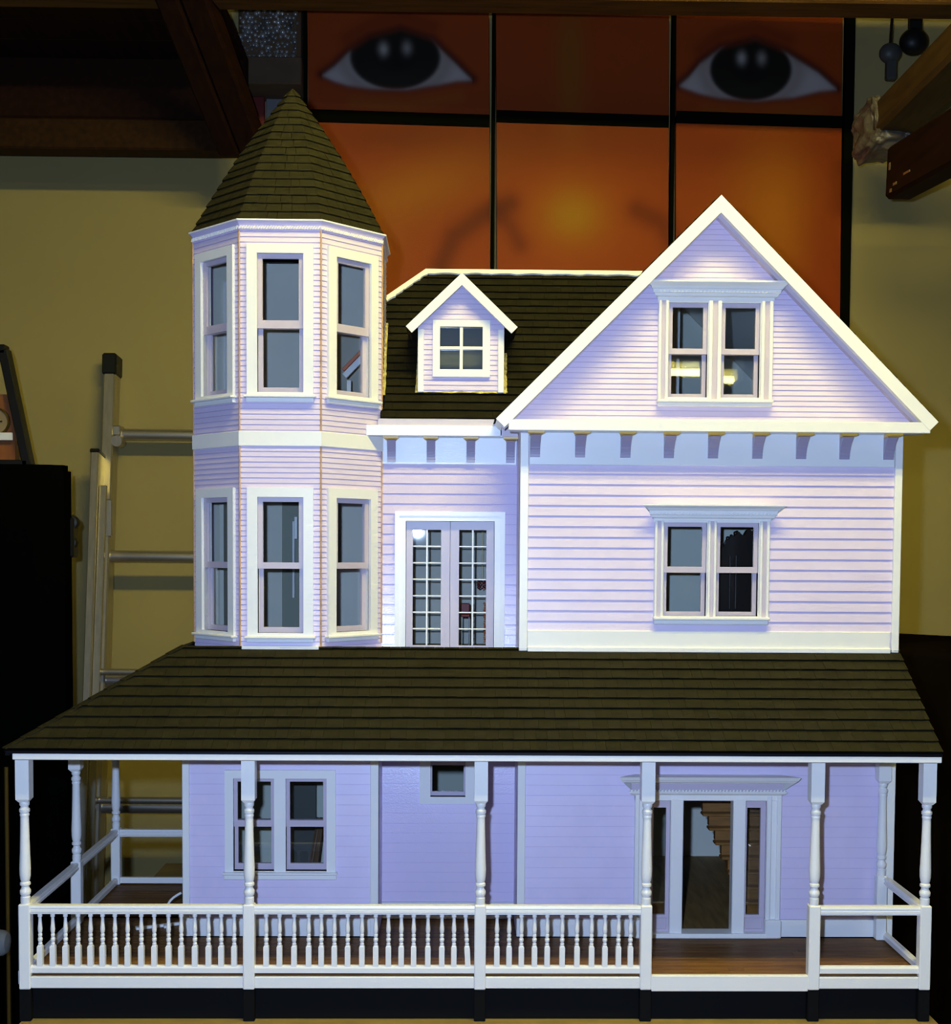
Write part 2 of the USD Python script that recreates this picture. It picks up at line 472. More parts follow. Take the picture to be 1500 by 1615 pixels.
# bubble-wrapped package on a shelf box, beside the joist
bx0, bx1 = ax(372, 60, 3.22), ax(476, 60, 3.22)
bz0, bz1 = az(420, 92, 3.22), az(420, -30, 3.22)
cz0 = az(420, 134, 3.22)
t = thing('wrapped_package', (bx0, 3.22, cz0), 'package wrapped in glossy bubble film on a cardboard box, left of the mural', 'package')
obj('cardboard_box', cbox(bx0, bx1, 3.21, 3.34, cz0, bz0 + .002, .003), 'cardboard', t)
pk = [cbox(bx0 + .004, bx1 - .004, 3.225, 3.34, bz0 + .002, bz1, .01)]
obj('package_core', pk, 'cardboard', t)
bub = []
ico = trimesh.creation.icosphere(1, 1.0)
nx, nz = 13, 15
for i in range(nx):
    for k in range(nz):
        cx = bx0 + .012 + (bx1 - bx0 - .022) * (i + .5 * (k % 2)) / nx
        cz = bz0 + .008 + (bz1 - bz0 - .012) * k / nz
        s = rng.uniform(.55, 1.35) * .0062
        v = np.asarray(ico.vertices) * [s, s * .8, s] + [cx + rng.normal(0, .0022), 3.225 + rng.normal(0, .002), cz + rng.normal(0, .002)]
        bub.append(trimesh.Trimesh(v, ico.faces, process=False))
obj('bubble_film', bub, 'bubble', t, smooth=True, kind='stuff')
rx0, rx1 = ax(386, 160, 3.30), ax(417, 160, 3.30)
tag(obj('red_strip', cbox(rx0, rx1, 3.30, 3.312, az(400, 205, 3.30), cz0, .002), 'red', '/World'), 'dark red cloth strip hanging under the bubble-wrapped package', 'cloth strip')
tag(obj('pale_card', cbox(rx1 + .002, ax(474, 160, 3.30), 3.315, 3.325, az(400, 215, 3.30), cz0, .002), 'pale', '/World'), 'pale board standing behind the tip of the turret roof', 'board')

# plank wrapped in paper and plastic, and a dark timber under it, at the upper right
wz = az(1400, 205, 2.95)
pts = [(ax(1404, 155, 2.95), az(1404, 155, 2.95)), (ax(1455, 110, 2.95), az(1455, 105, 2.95)), (ax(1420, 210, 2.95), az(1420, 215, 2.95)), (ax(1404, 250, 2.95), az(1404, 250, 2.95))]
a = at(1398, 200, 3.02)
b = at(1560, 40, 2.50)
t = thing('wrapped_plank', (a[0], a[1], a[2]), 'brown plank whose end is wrapped in crumpled pale plastic, upper right', 'plank')
obj('plank', bar(a, b, .10, .075, (0, 0.25, 1)), 'plank', t)
obj('hanger_strap', [rod(a + (b - a) * k + np.array([0, 0, .03]), [*(a + (b - a) * k)[:2], ZC], .006, 8) for k in (.75, .95)], 'black', t)
d = (b - a) / np.linalg.norm(b - a)
wr = trimesh.creation.icosphere(4, 1.0)
v = np.asarray(wr.vertices)
vv = np.sign(v) * np.abs(v) ** 0.55 * [.050, .085, .062]
vv = vv + v * (meshkit.fbm(v * 2.6 + 4, 4, 3)[:, None] - .5) * .045
T = trimesh.geometry.align_vectors([0, 1, 0], d)[:3, :3]
vv = vv @ T.T + a - d * .005 + np.array([-.012, 0, -.006])
obj('plastic_wrap', trimesh.Trimesh(vv, wr.faces, process=False), 'kraft', t, smooth=40, label='crumpled translucent plastic around the plank end')
a = at(1418, 274, 2.90)
b = at(1640, 146, 2.25)
t = thing('timber_offcut', (a[0], a[1], a[2]), 'dark red-brown timber offcut with bits of shiny tape on its end, upper right', 'timber')
obj('timber', bar(a, b, .062, .115, (0, 0, 1)), 'timber_dark', t)
obj('hanger_strap', [rod(a + (b - a) * k + np.array([0, 0, .05]), [*(a + (b - a) * k)[:2], ZC], .006, 8) for k in (.80, .96)], 'black', t)
d = (b - a) / np.linalg.norm(b - a)
side = np.cross(d, [0, 0, 1.0]); side /= np.linalg.norm(side)
for o, q_, l, w_ in ((.05, -.035, .02, .006), (.022, .010, .008, .016), (.11, -.025, .035, .005), (.03, -.045, .010, .008)):
    e = a + d * o - side * .0315 * np.sign(side @ np.array([1.0, 0, 0])) + np.array([0, 0, q_])
    obj('tape', bar(e, e + d * l, .002, w_, (0, 0, 1)), 'tape', t)
# two clip lamps hanging against the wall
for (px, py, r, m, lab) in ((1404, 84, 17, 'lampgrey', 'round grey lamp head hanging near the upper right corner'), (1441, 66, 22, 'black', 'round black lamp head half hidden behind the slanted plank')):
    c = at(px, py, 3.2)
    R = r * 3.2 / FPX
    t = thing('spot_lamp', (c[0], c[1], c[2]), lab, 'lamp', 'lamp heads hanging at the upper right')
    s = trimesh.creation.icosphere(3, R)
    v = np.asarray(s.vertices) * [1, .8, .92] + c
    obj('lamp_head', trimesh.Trimesh(v, s.faces, process=False), m, t, smooth=True)
    obj('stem', cbox(c[0] - R * .35, c[0] + R * .55, c[1] - .01, c[1] + .012, c[2] - R * 2.4 if m == 'lampgrey' else c[2], c[2] - R * .6 if m == 'lampgrey' else c[2] + R * 2.2, .003), m, t)
    obj('cord', rod((c[0], c[1], c[2] + R * .8), (c[0] + .02, c[1], ZC), .004, 6), 'black', t)

# ------------------------------------------------------------------ mural: a painted face on canvas panels in a black lattice
my = 3.285
mphi = math.radians(3.3)
P0 = at(770, 185, my)
MU = np.array([math.cos(mphi), math.sin(mphi), 0.0])
MN = np.array([math.sin(mphi), -math.cos(mphi), 0.0])


def on_mural(px, py):
    r = ray(px, py)
    q = r * (P0 @ MN) / (r @ MN)
    return float((q - P0) @ MU), float(q[2] - P0[2])


# painting coordinates: metres on the canvas -> design units (an affine map)
ref = [(490, 60), (1330, 60), (490, 500), (1330, 500), (900, 250)]
A = np.array([[*on_mural(*q), 1.0] for q in ref])
MAP = np.linalg.lstsq(A, np.array(ref, float), rcond=None)[0]
INV = np.linalg.inv(MAP[:2])


def canvas(px, py):
    return (np.array([px, py]) - MAP[2]) @ INV


def paint(X, Y):
    """Albedo of the portrait at design coordinates."""
    def g(cx, cy, sx, sy, rot=0.0):
        c, s = math.cos(rot), math.sin(rot)
        dx, dy = X - cx, Y - cy
        return np.exp(-0.5 * (((c * dx + s * dy) / sx) ** 2 + ((-s * dx + c * dy) / sy) ** 2))[..., None]

    def ridge(pts, s):
        best = np.full(X.shape, 1e9)
        for (x0, y0), (x1, y1) in zip(pts, pts[1:]):
            L2 = (x1 - x0) ** 2 + (y1 - y0) ** 2
            k = np.clip(((X - x0) * (x1 - x0) + (Y - y0) * (y1 - y0)) / L2, 0, 1)
            best = np.minimum(best, np.hypot(X - x0 - k * (x1 - x0), Y - y0 - k * (y1 - y0)))
        return np.exp(-0.5 * (best / s) ** 2)[..., None]

    def mixc(C, w, col):
        return C * (1 - w) + w * np.array(col)

    C = np.ones(X.shape + (3,)) * np.array([0.44, 0.085, 0.006])
    C = mixc(C, 0.7 * g(900, 225, 120, 45), (0.10, 0.014, 0.003))
    C = mixc(C, 0.5 * g(640, 215, 110, 22), (0.16, 0.035, 0.004))
    C = mixc(C, 0.55 * g(1200, 235, 130, 25), (0.22, 0.020, 0.004))
    C = mixc(C, 0.75 * g(895, 100, 17, 75), (0.34, 0.155, 0.010))
    C = mixc(C, 0.6 * g(905, 330, 105, 85), (0.68, 0.17, 0.006))
    C = mixc(C, 0.8 * g(898, 338, 34, 30), (0.62, 0.40, 0.010))
    C = mixc(C, 0.75 * g(640, 305, 85, 32, -0.35), (0.58, 0.25, 0.010))
    C = mixc(C, 0.5 * g(585, 390, 50, 60), (0.60, 0.21, 0.008))
    C = mixc(C, 0.75 * g(1225, 345, 55, 85), (0.68, 0.29, 0.010))
    C = mixc(C, 0.5 * g(1300, 400, 30, 120), (0.40, 0.05, 0.004))
    C = mixc(C, 0.5 * g(710, 440, 60, 40), (0.55, 0.12, 0.006))
    C = mixc(C, 0.65 * ridge([(800, 320), (755, 340), (712, 372), (692, 415), (690, 470)], 13), (0.13, 0.015, 0.003))
    C = mixc(C, 0.55 * ridge([(775, 330), (800, 355), (815, 385)], 12), (0.16, 0.018, 0.003))
    C = mixc(C, 0.6 * ridge([(1000, 330), (1040, 350), (1062, 385), (1070, 450)], 14), (0.16, 0.018, 0.003))
    C = mixc(C, 0.55 * ridge([(560, 162), (640, 167), (720, 152)], 8), (0.42, 0.15, 0.010))
    C = mixc(C, 0.55 * ridge([(1110, 175), (1200, 186), (1290, 172)], 9), (0.42, 0.14, 0.010))
    for up_, lo_, (cx, cy, rx, ry), hl in (
            ([(510, 121), (530, 106), (550, 86), (585, 63), (632, 50), (680, 66), (712, 97), (742, 127)], [(510, 121), (530, 130), (550, 136), (585, 141), (640, 142), (690, 134), (718, 128), (742, 127)], (623, 92, 70, 50), ((605, 80), (641, 78))),
            ([(1066, 134), (1082, 120), (1100, 98), (1132, 75), (1188, 62), (1240, 82), (1290, 112), (1320, 138)], [(1066, 134), (1082, 140), (1100, 146), (1132, 153), (1190, 157), (1250, 151), (1292, 141), (1320, 138)], (1181, 108, 66, 49), ((1166, 90), (1198, 90)))):
        u = np.interp(X, [p[0] for p in up_], [p[1] for p in up_])
        l = np.interp(X, [p[0] for p in lo_], [p[1] for p in lo_])
        C = mixc(C, 0.75 * ridge([(p[0], p[1] - 3) for p in up_], 5.5), (0.05, 0.008, 0.003))
        C = mixc(C, 0.5 * ridge([(p[0], p[1] - 22) for p in up_[2:-2]], 9), (0.17, 0.026, 0.004))
        C = mixc(C, 0.5 * ridge(lo_, 5), (0.10, 0.02, 0.006))
        inside = (1 / (1 + np.exp(-(Y - u) / 1.6))) * (1 / (1 + np.exp((Y - l) / 1.6)))
        inside = (inside * (X > up_[0][0]) * (X < up_[-1][0]))[..., None]
        eye = np.ones_like(C) * np.array([0.66, 0.78, 0.92])
        e = np.sqrt(((X - cx) / rx) ** 2 + ((Y - cy) / ry) ** 2)
        iris = (1 / (1 + np.exp((e - 1) / .02)))[..., None]
        eye = mixc(eye, 0.4 * np.exp(-((e - 1.15) / .2) ** 2)[..., None], (0.25, 0.20, 0.16))
        ic = np.ones_like(C) * np.array([0.009, 0.010, 0.006])
        ic = mixc(ic, 0.55 * g(cx, cy + ry * .75, rx * .8, ry * .4), (0.034, 0.036, 0.022))
        ic = mixc(ic, 0.9 * (1 / (1 + np.exp((e - .42) / .05)))[..., None], (0.007, 0.007, 0.006))
        for k, (hx_, hy_) in enumerate(hl):
            ic = mixc(ic, (0.8 - .25 * k) * g(hx_, hy_, 5, 7), (0.62, 0.75, 0.85))
        eye = mixc(eye, iris, 0) + iris * ic
        eye = mixc(eye, 0.5 * np.exp(-np.clip(Y - u, 0, None) / 4.5)[..., None], (0.02, 0.016, 0.012))
        C = mixc(C, inside, 0) + inside * eye
    return np.clip(C * np.array([0.66, 0.50, 0.40]), 0.001, 0.9)


mt = thing('mural', (float(P0[0]), float(P0[1]), float(P0[2]) - .6), 'large painting of a staring human face on six canvas panels in a black lattice', 'painting')
cols = [(489, 768), (779, 1050), (1062, 1328)]
rows = [(-60, 181), (193, 560)]
for ri, (y0, y1) in enumerate(rows):
    for ci, (x0, x1) in enumerate(cols):
        step = 1.7 if ri == 0 and ci != 1 else 4.0
        gx, gy = np.linspace(x0, x1, int((x1 - x0) / step) + 2), np.linspace(y0, y1, int((y1 - y0) / step) + 2)
        X, Y = np.meshgrid(gx, gy)
        q = (np.stack([X, Y], -1) - MAP[2]) @ INV
        W = P0 + q[..., :1] * MU + np.array([0, 0, 1.0]) * q[..., 1:]
        h, w = X.shape
        idx = np.arange(h * w).reshape(h, w)
        f = np.vstack([np.stack([idx[:-1, :-1], idx[1:, :-1], idx[1:, 1:]], -1).reshape(-1, 3), np.stack([idx[:-1, :-1], idx[1:, 1:], idx[:-1, 1:]], -1).reshape(-1, 3)])
        front = W.reshape(-1, 3)
        # the canvas is stretched over a 16 mm deep frame: side and back faces
        ring = np.concatenate([idx[0, :], idx[1:, -1], idx[-1, -2::-1], idx[-2:0:-1, 0]])
        back = front[ring] - MN * 0.016
        n0, nr = len(front), len(ring)
        sf = []
        for i in range(nr):
            j = (i + 1) % nr
            sf += [[ring[i], ring[j], n0 + j], [ring[i], n0 + j, n0 + i]]
        v = np.vstack([front, back])
        col = paint(X, Y).reshape(-1, 3)
        col = np.vstack([col, col[ring]])
        pth = obj('canvas_panel', trimesh.Trimesh(v, np.vstack([f, np.array(sf)]), process=False), 'paint', mt)
        pv = UsdGeom.PrimvarsAPI(stage.GetPrimAtPath(pth)).CreatePrimvar('paint', Sdf.ValueTypeNames.Color3fArray, 'vertex')
        pv.Set(Vt.Vec3fArray.FromNumpy(col.astype(np.float32)))


def mural_bar(x0, x1, y0, y1, d0=-.016, d1=.0015):
    a, b = canvas(x0, y1), canvas(x1, y0)
    m = cbox(a[0], b[0], -d1, -d0, a[1], b[1], .0002)
    v = np.asarray(m.vertices)
    return trimesh.Trimesh(P0 + v[:, :1] * MU - v[:, 1:2] * MN + v[:, 2:] * np.array([0, 0, 1.0]), m.faces, process=False)


for x0, x1 in ((477, 489.5), (767.5, 779.5), (1049.5, 1062.5), (1327.5, 1350)):
    obj('lattice_bar', mural_bar(x0, x1, -72, 572), 'bar_black', mt)
for y0, y1 in ((-72, -60), (181, 193), (560, 572)):
    for x0, x1 in cols:
        obj('lattice_bar', mural_bar(x0, x1, y0, y1), 'bar_black', mt)

# ------------------------------------------------------------------ ladder leaning on the wall


def lean(z, off=0.0):
    """Depth of the ladder's plane at height z."""
    k = (z - ZF) / (0.50 - ZF)
    return 3.05 + (3.326 - 3.05) * k + off


lt = thing('extension_ladder', (-.6, lean(ZF), ZF), 'aluminium extension ladder with black end caps leaning on the wall left of the dollhouse', 'ladder')
zt = az(176, 560, lean(.48))
fx = ax(176, 600, lean(.45))
fx2 = fx + .40
zb_ = -1.05
for x in (fx, fx2):
    s = -1 if x == fx else 1
    A_, B_ = (x, lean(zb_), zb_), (x, lean(zt), zt - .045)
    obj('fly_stile', bar(A_, B_, .030, .055, (0, 1, 0)), 'alu', lt)
    obj('end_cap', bar((x, lean(zt), zt - .055), (x, lean(zt) + .004, zt), .037, .064, (0, 1, 0)), 'black', lt)
bxs = ax(150, 900, lean(0, -.05))
zbt = az(152, 716, lean(.2, -.05))
for x in (bxs, bxs + .485):
    s = 1 if x == bxs else -1
    obj('base_stile', bar((x, lean(ZF, -.05), ZF), (x, lean(zbt, -.05), zbt), .020, .062, (0, 1, 0)), 'alu', lt)
    obj('stile_flange', bar((x + s * .020, lean(ZF, -.075), ZF + .02), (x + s * .020, lean(zbt, -.075), zbt - .08), .018, .010, (0, 1, 0)), 'alu', lt)
    obj('stile_cap', bar((x, lean(zbt, -.05), zbt - .004), (x, lean(zbt, -.05) + .002, zbt + .006), .024, .066, (0, 1, 0)), 'black', lt)
    obj('foot', cbox(x - .02, x + .02, lean(ZF, -.09), lean(ZF, -.01), ZF, ZF + .05, .004), 'black', lt)
zr0, zr1 = az(240, 686, lean(.27)), az(240, 878, lean(-.03))
dz = zr0 - zr1
for k in range(5):
    z = zr0 - dz * k
    obj('rung', rod((fx, lean(z), z), (fx2, lean(z), z), .0155, 14), 'alu_rung', lt, smooth=40)
for k in range(2, 5):
    z = zr0 - dz * k + .026
    obj('rung', rod((bxs, lean(z, -.05), z), (bxs + .485, lean(z, -.05), z), .0085, 14), 'alu_rung', lt, smooth=40)
obj('rung_bracket', [cbox(fx + .012, fx + .034, lean(zr0) - .022, lean(zr0) + .022, zr0 - .004, zr0 + .022, .003), rod((fx + .024, lean(zr0) - .025, zr0 - .018), (fx + .024, lean(zr0) + .02, zr0 - .018), .014, 12)], 'alu', lt)
obj('rung_lock', cbox(fx - .004, fx + .022, lean(.13) - .040, lean(.13) - .026, .02, .115, .003), 'alu', lt)

# ------------------------------------------------------------------ things at the left edge
sy = 2.62
sx1 = ax(104, 800, sy)
sz = az(60, 732, sy)
st = thing('speaker_cabinet', (sx1 - .25, sy, ZF), 'tall black carpet-covered speaker cabinet at the left edge beside the ladder', 'speaker')
poly = Polygon([(sx1 - .52, sy + .02), (sx1 - .07, sy), (sx1 - .01, sy + .02), (sx1 - .004, sy + .05), (sx1 - .07, sy + .20), (sx1 - .5, sy + .20)])
m = trimesh.creation.extrude_polygon(poly, sz - ZF - .012, engine='earcut')
obj('cabinet', trimesh.Trimesh(np.asarray(m.vertices) + [0, 0, ZF], m.faces, process=False), 'black_mat', st)
m = trimesh.creation.extrude_polygon(poly.buffer(-.006), .012, engine='earcut')
obj('top_edge', trimesh.Trimesh(np.asarray(m.vertices) + [0, 0, sz - .012], m.faces, process=False), 'black_mat', st)
for (px, py, r) in ((112, 824, 12), (110, 856, 12)):
    c = at(px, py, sy + .06)
    R = r * sy / FPX
    m = lathe([(R * .4, -.035), (R * .55, -.012), (R, -.010), (R * 1.02, 0), (R * .9, .006), (R * .35, .008), (R * .3, .011)], 0, 0, 18)
    v = np.asarray(m.vertices)
    v = np.column_stack([v[:, 0], -v[:, 2], v[:, 1]]) + c
    obj('knob', trimesh.Trimesh(v, m.faces, process=False), 'black', st, smooth=40)
obj('knob_bracket', cbox(ax(84, 840, sy + .03), ax(112, 840, sy + .03), sy + .045, sy + .085, az(100, 880, sy), az(100, 815, sy), .004), 'black', st)
# a black framed wooden clock on top of the speaker
cy_ = sy + .13
zc0 = sz
ct = thing('mantel_clock', (ax(-30, 700, cy_), cy_, zc0), 'orange wood clock in a black sloping frame, cut by the left edge above the speaker', 'clock')
xr0, xr1 = ax(46, 722, cy_), ax(7, 553, cy_)
zt_ = az(5, 552, cy_)
xc_ = xr1 - .075
obj('frame', [bar((xr0, cy_, zc0), (xr1, cy_, zt_), .020, .03, (0, 1, 0)), bar((xc_ * 2 - xr0, cy_, zc0), (xc_ * 2 - xr1, cy_, zt_), .020, .03, (0, 1, 0)),
              bar((xc_ * 2 - xr1 - .006, cy_, zt_), (xr1 + .006, cy_, zt_), .02, .03, (0, 1, 0)), bar((xc_ * 2 - xr0, cy_, zc0 + .008), (xr0, cy_, zc0 + .008), .016, .03, (0, 1, 0))], 'black', ct)
wy = cy_ + .012
obj('wood_body', extr(Polygon([(ax(24, 718, wy), zc0 + .014), (ax(24, 685, wy), az(24, 660, wy)), (ax(16, 640, wy), az(16, 622, wy)), (2 * xc_ - ax(16, 640, wy), az(16, 622, wy)), (2 * xc_ - ax(24, 718, wy), zc0 + .014)]), wy, wy + .03), 'clockwood', ct)
c = at(-6, 665, wy - .004)
R = 22 * wy / FPX
m = lathe([(R, 0), (R, .006), (R * .9, .009), (R * .86, .005)], 0, 0, 30)
v = np.asarray(m.vertices)
obj('bezel', trimesh.Trimesh(np.column_stack([v[:, 0], -v[:, 2], v[:, 1]]) + c, m.faces, process=False), 'brass', ct, smooth=40)
m = lathe([(R * .86, 0), (R * .86, .006)], 0, 0, 30)
v = np.asarray(m.vertices)
obj('dial', trimesh.Trimesh(np.column_stack([v[:, 0], -v[:, 2], v[:, 1]]) + c, m.faces, process=False), 'dial', ct)
obj('hand', [cbox(c[0] - .0015, c[0] + .0015, c[1] - .008, c[1] - .0065, c[2], c[2] + R * .7, .0003), cbox(c[0], c[0] + R * .5, c[1] - .008, c[1] - .0065, c[2] - .0015, c[2] + .0015, .0003)], 'black', ct)
obj('card', cbox(ax(-14, 688, wy - .012), ax(20, 688, wy - .012), wy - .014, wy - .010, az(5, 695, wy), az(5, 683, wy), .0005), 'card', ct, label='small white card under the dial')
# foam roller and brass rod at the lower left
ry = 1.95
c = at(10, 1487, ry)
t = thing('foam_roller', (c[0], ry, c[2]), 'grey rounded foam roller end sticking in at the lower left edge', 'roller')
R = 21 * ry / FPX
m = lathe([(R * .3, -.40), (R, -.40), (R, -.012), (R * .93, -.003), (R * .75, .002), (R * .3, .004)], 0, 0, 24)
v = np.asarray(m.vertices)
obj('foam', trimesh.Trimesh(np.column_stack([v[:, 2], v[:, 1], v[:, 0]]) + c, m.faces, process=False), 'foam', t, smooth=40)
obj('stand_rod', rod((c[0] - .02, ry + .002, ZF), (c[0] - .02, ry + .002, c[2]), .006, 10), 'black', t)
c2 = at(12, 1400, 2.1)
t = thing('brass_stand', (c2[0], 2.1, ZF), 'thin brass rod stand in the shadow at the lower left edge', 'stand')
obj('pole', rod((c2[0], 2.1, ZF + .01), (c2[0], 2.1, az(14, 1210, 2.1)), .0035, 10), 'brass', t)
obj('foot_plate', lathe([(.08, ZF), (.08, ZF + .008), (.02, ZF + .016)], c2[0], 2.1, 20), 'black', t)

# ------------------------------------------------------------------ black draped cabinet at the right
dy = 2.55
zd = az(1440, 1021, dy)
dx0, dx1 = ax(1350, 1100, dy), ax(1350, 1100, dy) + .75
t = thing('draped_stand', ((dx0 + dx1) / 2, dy + .2, ZF), 'black brown cloth draped over a tall stand behind the right end of the porch', 'drape')
nu, nv = 90, 40
V_, F_ = [], []
per = [(dx0, dy + .5), (dx0, dy), (dx1, dy), (dx1, dy + .5)]
L = [0, .5, .5 + dx1 - dx0, 1.0 + dx1 - dx0]
for j in range(nv + 1):
    for i in range(nu + 1):
        s = L[-1] * i / nu
        k = 0 if s < L[1] else 1 if s < L[2] else 2
        f_ = (s - L[k]) / (L[k + 1] - L[k])
        p = np.array(per[k]) * (1 - f_) + np.array(per[k + 1]) * f_
        n = np.array([(-1, 0), (0, -1), (1, 0)][k], float)
        h = j / nv
        fold = .02 * h * (math.sin(s * 38 + 2 * math.sin(s * 7)) + .5 * math.sin(s * 71))
        p = p + n * fold
        ztp = zd + .012 * math.sin(s * 17 + .8) * 0 + .010 * math.sin(s * 23) - (.03 * max(0, (s - .78)))
        z = ztp * (1 - h) + (ZF + .02) * h
        V_.append([p[0], p[1], z])
for j in range(nv):
    for i in range(nu):
        a0 = j * (nu + 1) + i
        F_ += [[a0, a0 + 1, a0 + nu + 2], [a0, a0 + nu + 2, a0 + nu + 1]]
top = len(V_)
V_.append([(dx0 + dx1) / 2, dy + .3, zd])
for i in range(nu):
    F_.append([i, top, i + 1])
obj('cloth', trimesh.Trimesh(np.array(V_), np.array(F_), process=False), 'cloth', t, smooth=True)
obj('stand', cbox(dx0 + .04, dx1 - .04, dy + .05, dy + .48, ZF, zd - .03, .01), 'black', t)

# ------------------------------------------------------------------ table
ztab = -.6068
tx0, tx1 = ax(36, 1606, 1.61), ax(1462, 1606, 1.61)
tt = thing('work_table', (0, 1.9, ZF), 'plain tan wooden work table under the black base of the dollhouse', 'table')
obj('tabletop', cbox(tx0 - .002, tx1 + .012, 1.40, 2.42, ztab - .03, ztab, .002), 'table', tt)
for x in (tx0 + .05, tx1 - .05):
    for y in (1.46, 2.36):
        obj('leg', cbox(x - .03, x + .03, y - .03, y + .03, ZF, ztab - .03, .003), 'table_leg', tt)
obj('apron', [box(tx0 + .05, tx1 - .05, 1.45, 1.47, ztab - .11, ztab - .03), box(tx0 + .05, tx1 - .05, 2.35, 2.37, ztab - .11, ztab - .03)], 'table_leg', tt)
# ------------------------------------------------------------------ the dollhouse
YF, YW, YR = 1.605, 1.7712, 1.856            # porch front, main front wall, recessed wall
YBK = 2.24                                   # back of the house
TX, TY, TA = -0.2418, 1.9054, 0.1342         # turret: centre and apothem
XBL, XBR, XML, XMR = -0.3785, -0.105, 0.0892, 0.6206
ZFL, ZRT, ZEV = -0.5471, -0.1415, -0.256     # porch floor, top and eave of the porch roof
ZBB = -0.5642
P = 0.0146                                   # clapboard pitch
HS = thing('dollhouse', (0.03, 1.9, ztab), 'lavender Victorian dollhouse with white trim, turret and railed porch on a black base', 'dollhouse')
W0, WR = Wall(0, YW), Wall(0, YR)


def X(px, Y=YW, py=1000):
    return ax(px, py, Y)


def Z(py, Y=YW, px=1000):
    return az(px, py, Y)


def wall_with_boards(wall, poly, holes, z0, pitch, parent=HS, gloss=False, name='wall', stuff=False, thick=.0019, label=None):
    full = poly.difference(unary_union(holes)) if holes else poly
    w = obj(name, wall(extr(full, 0.0, 0.008)), 'lavender_back', parent, label=label)
    mt_ = 'lavender_gloss' if gloss else 'lavender'
    bs = boards(full, z0, pitch, thick)
    if stuff:
        obj('siding', wall(bs), mt_, w, kind='stuff')
    else:
        for b in bs:
            obj('siding_board', wall(b), mt_, w)
    return w


# --- first floor walls -------------------------------------------------------
z1t = ZEV + .03                               # walls run up behind the porch beam
zbt = ZFL + .0247                             # top of the skirting
# bay window (first floor, left)
bw = dict(x0=X(355.4, py=1300), x1=X(530, py=1300), zt=Z(1214, px=440), zs=Z(1374, px=440), zb=Z(1385.8, px=440))
bs_ = [(X(368.8, py=1300), X(433, py=1300)), (X(451.3, py=1300), X(515.6, py=1300))]
bz0, bz1 = Z(1373, px=440), Z(1227, px=440)
hole_b = [sbox(a, bz0, b, bz1) for a, b in bs_]
wall_with_boards(W0, sbox(XBL, ZFL, XBR, ZRT - .003), hole_b, zbt, P)
# main wall, first floor with the front door
dx = {k: X(v, py=1400) for k, v in dict(o0=999, l0=1022, l1=1055, d0=1075, d1=1153, r0=1173, r1=1206, o1=1229).items()}
dz_ = dict(top=Z(1262, px=1114), thr=ZFL + .0055)
hole_d = [sbox(dx['l0'], ZFL, dx['r1'], dz_['top'])]
wall_with_boards(W0, sbox(XML, ZFL, XMR, ZRT - .003), hole_d, zbt, P)
# recess, first floor
rw = dict(x0=X(662, YR, 1240), x1=X(749, YR, 1240), i0=X(679, YR, 1240), i1=X(734, YR, 1240), zb=Z(1267, YR, 700), zi=Z(1256, YR, 700), zt=Z(1262, YR, 700) + .115)
wall_with_boards(WR, sbox(XBR - .01, ZFL, XML + .01, ZRT - .02), [sbox(rw['i0'], rw['zi'], rw['i1'], rw['zt'] - .014)], zbt, P, gloss=True)
# returns of the recess
WL_ = Wall(XBR, YW, 90)       # faces +x
WRt = Wall(XML, YW, 90)
obj('wall', box(XBR - .008, XBR, YW + .004, YR + .01, ZFL, ZRT - .003), 'lavender', HS)
obj('wall', box(XML, XML + .008, YW + .004, YR + .01, ZFL, .17), 'lavender', HS)
# skirting
for x0, x1, y in ((XBL + .009, XBR - .011, YW), (XML + .011, dx['o0'], YW), (dx['o1'], XMR - .012, YW), (XBR, XML, YR)):
    obj('skirting', cbox(x0, x1, y - .0042, y - .0002, ZFL + .0002, zbt, .0008), 'white', HS)
# corner boards
for x0, x1, z0, z1, y in ((XBL, XBL + .0098, ZFL, ZRT - .004, YW), (XBR - .0115, XBR, ZFL, ZRT - .004, YW), (XML, XML + .0112, ZFL, ZRT - .004, YW), (XMR - .0125, XMR, ZFL, ZRT - .004, YW)):
    obj('corner_board', cbox(x0, x1, y - .0048, y + .006, z0 + .0002, z1, .0008), 'white', HS)


def casing(wall, parent_name, x0, x1, z0, z1, sashes, zs0, zs1, sill=None, proud=.0050, head=None, label=None):
    """Window casing: frame board with the sash openings cut out, sill and apron below. Returns the window part."""
    p = sbox(x0, z0, x1, z1).difference(unary_union([sbox(a, zs0, b, zs1) for a, b in sashes]))
    ms = [extr(p, -proud, 0.0015)]
    # thin jamb lining
    for a, b in sashes:
        ms += [extr(frame_poly(a - .0012, b + .0012, zs0 - .0012, zs1 + .0012, .0012, .0012, .0012, .0012), 0.0015, 0.0125)]
    w = obj('window', wall(ms), 'white', HS, label=label)
    if sill:
        zt_, zb2, ext, apx = sill
        obj('sill', wall([cbox(x0 - ext, x1 + ext, -.011, .0, zt_ - .0032, zt_, .0007), cbox(x0 - apx, x1 + apx, -.0062, -.0005, zb2, zt_ - .0033, .0006)]), 'white', w)
    return w


w = casing(W0, 'window', bw['x0'], bw['x1'], bw['zs'] - .001, bw['zt'], bs_, bz0, bz1, sill=(bw['zs'], bw['zb'], .0025, .0012))
sash_pair(W0, w, bs_, bz0, bz1, Z(1304, px=440), Z(1293.6, px=440), .0052, .0052, .0088)
w = casing(WR, 'window', rw['x0'], rw['x1'], rw['zb'], rw['zt'], [(rw['i0'], rw['i1'])], rw['zi'], rw['zt'] - .014)
sash_pair(WR, w, [(rw['i0'], rw['i1'])], rw['zi'], rw['zt'] - .014, rw['zi'] + .046, rw['zi'] + .053, .0025, .006, .0062)

